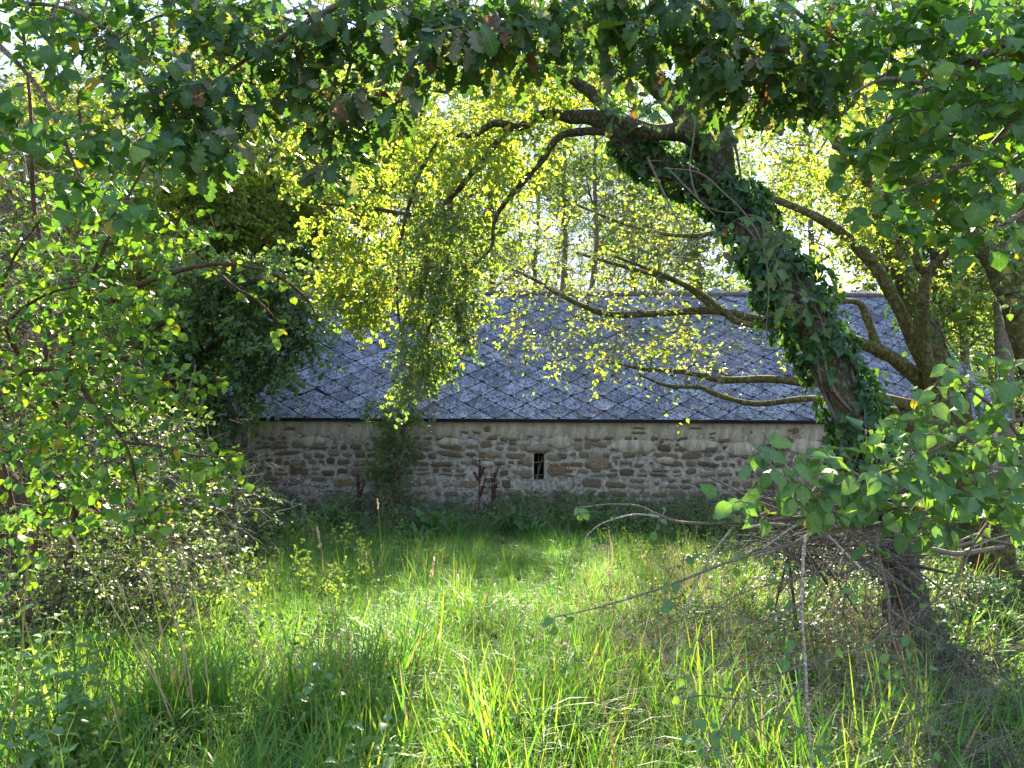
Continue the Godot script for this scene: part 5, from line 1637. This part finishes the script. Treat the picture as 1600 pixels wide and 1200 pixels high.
func make_grass() -> void:
	var lawn := Node3D.new()
	lawn.name = "meadow_grass"
	lawn.set_meta("kind", "stuff")
	lawn.set_meta("label", "long lush grass growing over the clearing")
	add_child(lawn)
	var gm: Array = M.grass + [M.straw]
	var kinds := []
	var lists := []
	for k in 5:
		kinds.append(tuft(46, 0.36, 0.0065, gm, [0.46, 0.42, 0.11, 0.01], 0.10, 1.55))
	for k in 3:
		kinds.append(tuft(30, 0.46, 0.009, gm, [0.38, 0.22, 0.36, 0.04], 0.09, 1.15))
	for k in 3:
		kinds.append(tuft(22, 0.52, 0.0042, [M.straw, M.grass[0], M.pale_straw], [0.45, 0.43, 0.12], 0.12, 0.8))
	for k in kinds.size():
		lists.append([])
	var z := -1.9
	while z > -11.3:
		var step := 0.092 if z > -5.0 else 0.115
		var half := -z * 0.70 + 0.9
		var x := -half
		while x < half:
			var px := x + rnd(-0.5, 0.5) * step * 1.4
			var pz := z + rnd(-0.5, 0.5) * step * 1.4
			x += step
			var d := -pz
			var left := -2.2 - 0.10 * d + 0.4 * noise.get_noise_2d(7.0, pz * 40.0)
			if px < left and R.randf() < 0.8:
				continue
			var shade := maxf(smoothstep(1.7, 2.6, px - 0.03 * d) * smoothstep(3.6, 4.6, d), 0.7 * smoothstep(0.75, 1.5, px) * smoothstep(2.3, 3.2, d) * smoothstep(6.0, 4.8, d))
			if R.randf() < shade * 0.88:
				continue
			if d < 3.7 and px < -1.35 and px > -2.6 and R.randf() < 0.6:
				continue
			var dry := smoothstep(0.1, 1.1, px - 0.12 * (d - 5.0)) * smoothstep(3.6, 4.8, d) * smoothstep(10.5, 8.5, d)
			dry = clampf(dry * (0.46 + 0.9 * noise.get_noise_2d(px * 45.0, pz * 45.0)), 0.012, 0.75)
			var near := smoothstep(4.6, 3.6, d)
			var k := R.randi() % 5
			if R.randf() < dry:
				k = 8 + R.randi() % 3
			elif R.randf() < 0.15 + 0.6 * near:
				k = 5 + R.randi() % 3
			var swirl := noise.get_noise_2d(px * 28.0, pz * 28.0) * 1.2
			var s := rnd(0.6, 1.1) * (1.0 - 0.26 * smoothstep(3.9, 5.2, d)) * (1.0 - 0.15 * smoothstep(7.0, 10.0, d)) * (1.0 + 0.8 * noise.get_noise_2d(px * 50.0 + 40.0, pz * 50.0))
			var lean := Basis(Vector3(cos(swirl * 3.0), 0, sin(swirl * 3.0)), 0.5 * R.randf())
			lists[k].append(Transform3D(lean * Basis(Vector3.UP, rnd(0, TAU)) * Basis.from_scale(Vector3.ONE * s), G(px, pz, -0.02)))
		z -= step
	for k in kinds.size():
		many("grass_tufts", kinds[k], lists[k], lawn)
	# broad weeds in between
	var weeds := Node3D.new()
	weeds.name = "meadow_weeds"
	weeds.set_meta("kind", "stuff")
	weeds.set_meta("label", "small broad-leaved weeds scattered through the grass")
	add_child(weeds)
	for v in 4:
		var lie := []
		for k in 130:
			var pz := -rnd(2.4, 5.4)
			var px := rnd(0.55, 2.6)
			if absf(px / pz) > 0.75:
				continue
			lie.append(Transform3D(facing(Vector3(rnd(-1, 1), rnd(-0.1, 0.5), rnd(-1, 1)), ball()).scaled(Vector3.ONE * rnd(0.4, 0.8)), G(px, pz, rnd(0.05, 0.3))))
		many("dead_twigs", SPRAYS["bare" if v % 2 == 0 else "bare_dark"][v], lie, weeds)
	for kind in ["bramble", "weed", "green"]:
		for v in 4:
			var list := []
			for k in 150:
				var pz := -rnd(2.4, 10.5)
				var px := rnd(-0.72, 0.72) * -pz
				if kind == "green" and px > -1.2 or px > -1.0 and px < 0.9 and R.randf() < 0.75:
					continue
				list.append(Transform3D(facing(Vector3.UP + ball() * 0.8, ball() + Vector3(0, 0.8, 0.5)).scaled(Vector3.ONE * rnd(0.25, 0.5) * (0.7 if pz > -4.5 else 1.0)), G(px, pz, rnd(0.03, 0.2))))
			many("weed_leaves", SPRAYS[kind][v], list, weeds)


func make_small() -> void:
	# tall dry grass stalks with seed heads
	var stalks := [[126, 863, 300, 1130, 3.6, 1, "dry stalk with a plump seed head leaning farthest over the brambles"], [262, 897, 300, 1060, 3.7, 1, "upright dry stalk in the middle of the seed-head group"], [292, 886, 335, 1060, 3.7, 1, "dry stalk whose seed head is the highest of its group"], [238, 922, 300, 1080, 3.7, 1, "short dry stalk with its seed head low left in the group"], [265, 942, 310, 1090, 3.6, 1, "thin dry stalk behind the fallen crossing straw"], [195, 936, 290, 1120, 3.5, 1, "dry stalk with a small seed head over the fern"], [360, 900, 440, 1080, 3.8, 1, "dry stalk with a nodding seed head right of the crossing straw"], [372, 845, 410, 1050, 4.2, 1, "tall straight stalk before the far shaded grass"], [310, 905, 150, 1130, 3.4, 0, "long bare straw crossing the seed-head stalks"], [502, 852, 556, 1090, 3.9, 1, "taller of the paired golden stalks"], [520, 880, 552, 1090, 3.9, 0, "shorter bare one of the paired golden stalks"], [676, 898, 648, 1090, 4.0, 1, "slim stalk right of the golden pair"], [688, 980, 660, 1110, 3.9, 0, "bare broken straw below the slim stalk"], [592, 795, 600, 900, 7.5, 1, "single tall stalk in the far grass before the wall shrub"], [46, 860, 8, 1120, 3.1, 0, "long pale straw at the left edge beside the mint-like plant"], [795, 1030, 782, 1120, 3.6, 0, "short golden straw in the bright near grass"], [812, 1020, 790, 1120, 3.6, 0, "bent straw next to the short golden straw"], [938, 1070, 965, 1210, 2.9, 0, "orange-brown bare stalk in the near grass"], [1314, 882, 1290, 1050, 4.3, 1, "folded dry stalk among the drooping twigs"], [1320, 885, 1350, 1090, 4.3, 0, "dry straw folded the other way beside the folded stalk"], [1395, 895, 1450, 1130, 4.2, 0, "dry straw standing before the oak's foot"], [1240, 900, 1300, 1110, 4.0, 0, "dry straw slanting behind the longest drooping twig"], [1545, 835, 1500, 1010, 4.6, 1, "dry stalk with a seed head over the ivy carpet"], [1130, 930, 1170, 1110, 4.1, 0, "dry straw in the tan grass left of the drooping twigs"], [1010, 880, 1075, 1080, 4.6, 1, "feathery dry stalk in the tan grass patch"], [955, 905, 965, 1060, 5.0, 1, "dry stalk at the left of the tan grass patch"]]
	for e in stalks:
		var d: float = e[4]
		var b := P(e[2], e[3], d)
		b.y = ground(b.x, b.z)
		var t := P(e[0], e[1], d - 0.1)
		var s := plant("dry_grass_stalk", e[6], "grass stalk", b, "dry grass stalks")
		var m: StandardMaterial3D = M.straw if e[5] == 0 or e[0] > 450 else M.pale_straw
		var bow := Vector3(rnd(-0.03, 0.03), 0.04, 0)
		limb(s, "stem", [b, b.lerp(t, 0.5) + bow, t], [0.004, 0.0032, 0.0016], m, 5, 5, 0.0)
		if e[5] == 1:
			var g := Geo.new()
			g.o = b
			var dir := (t - (b.lerp(t, 0.5) + bow)).normalized()
			for k in 44:
				var u := rnd(0.0, 1.0)
				leaf(g, Transform3D(facing(dir + ball() * 0.45, ball()).scaled(Vector3.ONE * rnd(0.012, 0.024)), t - dir * 0.02 + dir * u * 0.10 + ball() * 0.007 * (1.2 - u)), LANCE, 0.3, 0.2, 0.2)
			part("seed_head", g, M.pale_straw, s.root)
		if R.randf() < 0.6:
			var g2 := Geo.new()
			g2.o = b
			leaf(g2, Transform3D(facing(Vector3(rnd(-1, 1), 0.7, rnd(-0.5, 0.5)), Vector3.UP).scaled(Vector3(0.025, 0.2, 0.2)), b.lerp(t, rnd(0.2, 0.5))), LANCE, 0.2, 1.6, 0.1)
			part("blade", g2, M.straw, s.root)
	# mint-like plants low in the corner
	var mints := [[112, 1105, 985, 3.2, 8, "silvery-leaved upright plant in the sun beside the fern"], [150, 1130, 1045, 3.1, 6, "lower silvery plant leaning right of the taller one"], [60, 1150, 1060, 3.0, 6, "shaded broad-leaved plant between straw and the silvery plant"], [30, 1040, 960, 3.6, 6, "dull green plant before the dead twigs"], [480, 1100, 1045, 3.5, 5, "flat pale-leaved weed standing in the bright grass"], [600, 1190, 1130, 3.0, 4, "whitish small plant low in the near grass"], [100, 1190, 1120, 2.8, 6, "big-leaved weed at the very bottom of the grass"]]
	for e in mints:
		var d: float = e[3]
		var b := P(e[0], e[1], d)
		b.y = ground(b.x, b.z)
		var top := P(e[0] + 6, e[2], d)
		var pl := plant("leafy_weed", e[5], "plant", b, "broad-leaved plants in the grass")
		for s in 6:
			var t := top + Vector3(rnd(-0.16, 0.16), rnd(-0.2, 0.0), rnd(-0.1, 0.1)) * (0.0 if s == 0 else 1.0)
			limb(pl, "stem", [b + Vector3(rnd(-0.04, 0.04), 0, rnd(-0.04, 0.04)), b.lerp(t, 0.5) + ball() * 0.03, t], [0.004, 0.0035, 0.002], M.grass[2], 5, 3, 0.0)
			for k in int(e[4]):
				var p := b.lerp(t, 0.25 + 0.75 * k / (e[4] - 1.0))
				var a := k * PI * 0.5 + s
				for w in [0.0, PI]:
					var out := Vector3(cos(a + w), rnd(0.0, 0.5), sin(a + w))
					var sz: float = rnd(0.055, 0.09) * (1.15 - 0.4 * k / e[4])
					pl.items.append(["mint", R.randi() % 6, Transform3D(facing(out, Vector3.UP + ball() * 0.3).scaled(Vector3.ONE * sz), p - b), sz])
		finish(pl, M.twig)
	# brown leaves fallen in the grass
	var says := ["curled brown oak leaf fallen on the grass left of the slim stalk", "brown leaf lying in the middle of the shaded grass", "orange-brown leaf lying near the bent straw", "dark brown leaf lying in the grass below the golden pair", "small brown leaf caught in the grass by the tan patch", "pale brown leaf on the grass near the drooping twig's tip"]
	var spots := [[562, 1022, 4.4], [830, 1015, 4.5], [862, 1050, 4.2], [600, 1066, 4.0], [890, 1040, 4.4], [620, 1020, 4.5]]
	for k in spots.size():
		var q := P(spots[k][0], spots[k][1], spots[k][2])
		q.y = ground(q.x, q.z) + 0.22
		var g := Geo.new()
		leaf(g, Transform3D(facing(Vector3(rnd(-1, 1), 0.1, rnd(-1, 1)), Vector3.UP + ball() * 0.5).scaled(Vector3.ONE * 0.10), Vector3.ZERO), OAK, 0.4, 1.3, 0.5)
		var o := part(numbered("fallen_leaf"), g, M.brown_leaf[k % 2], self)
		o.position = q
		o.set_meta("label", says[k])
		o.set_meta("category", "leaf")
		o.set_meta("group", "brown leaves fallen in the grass")
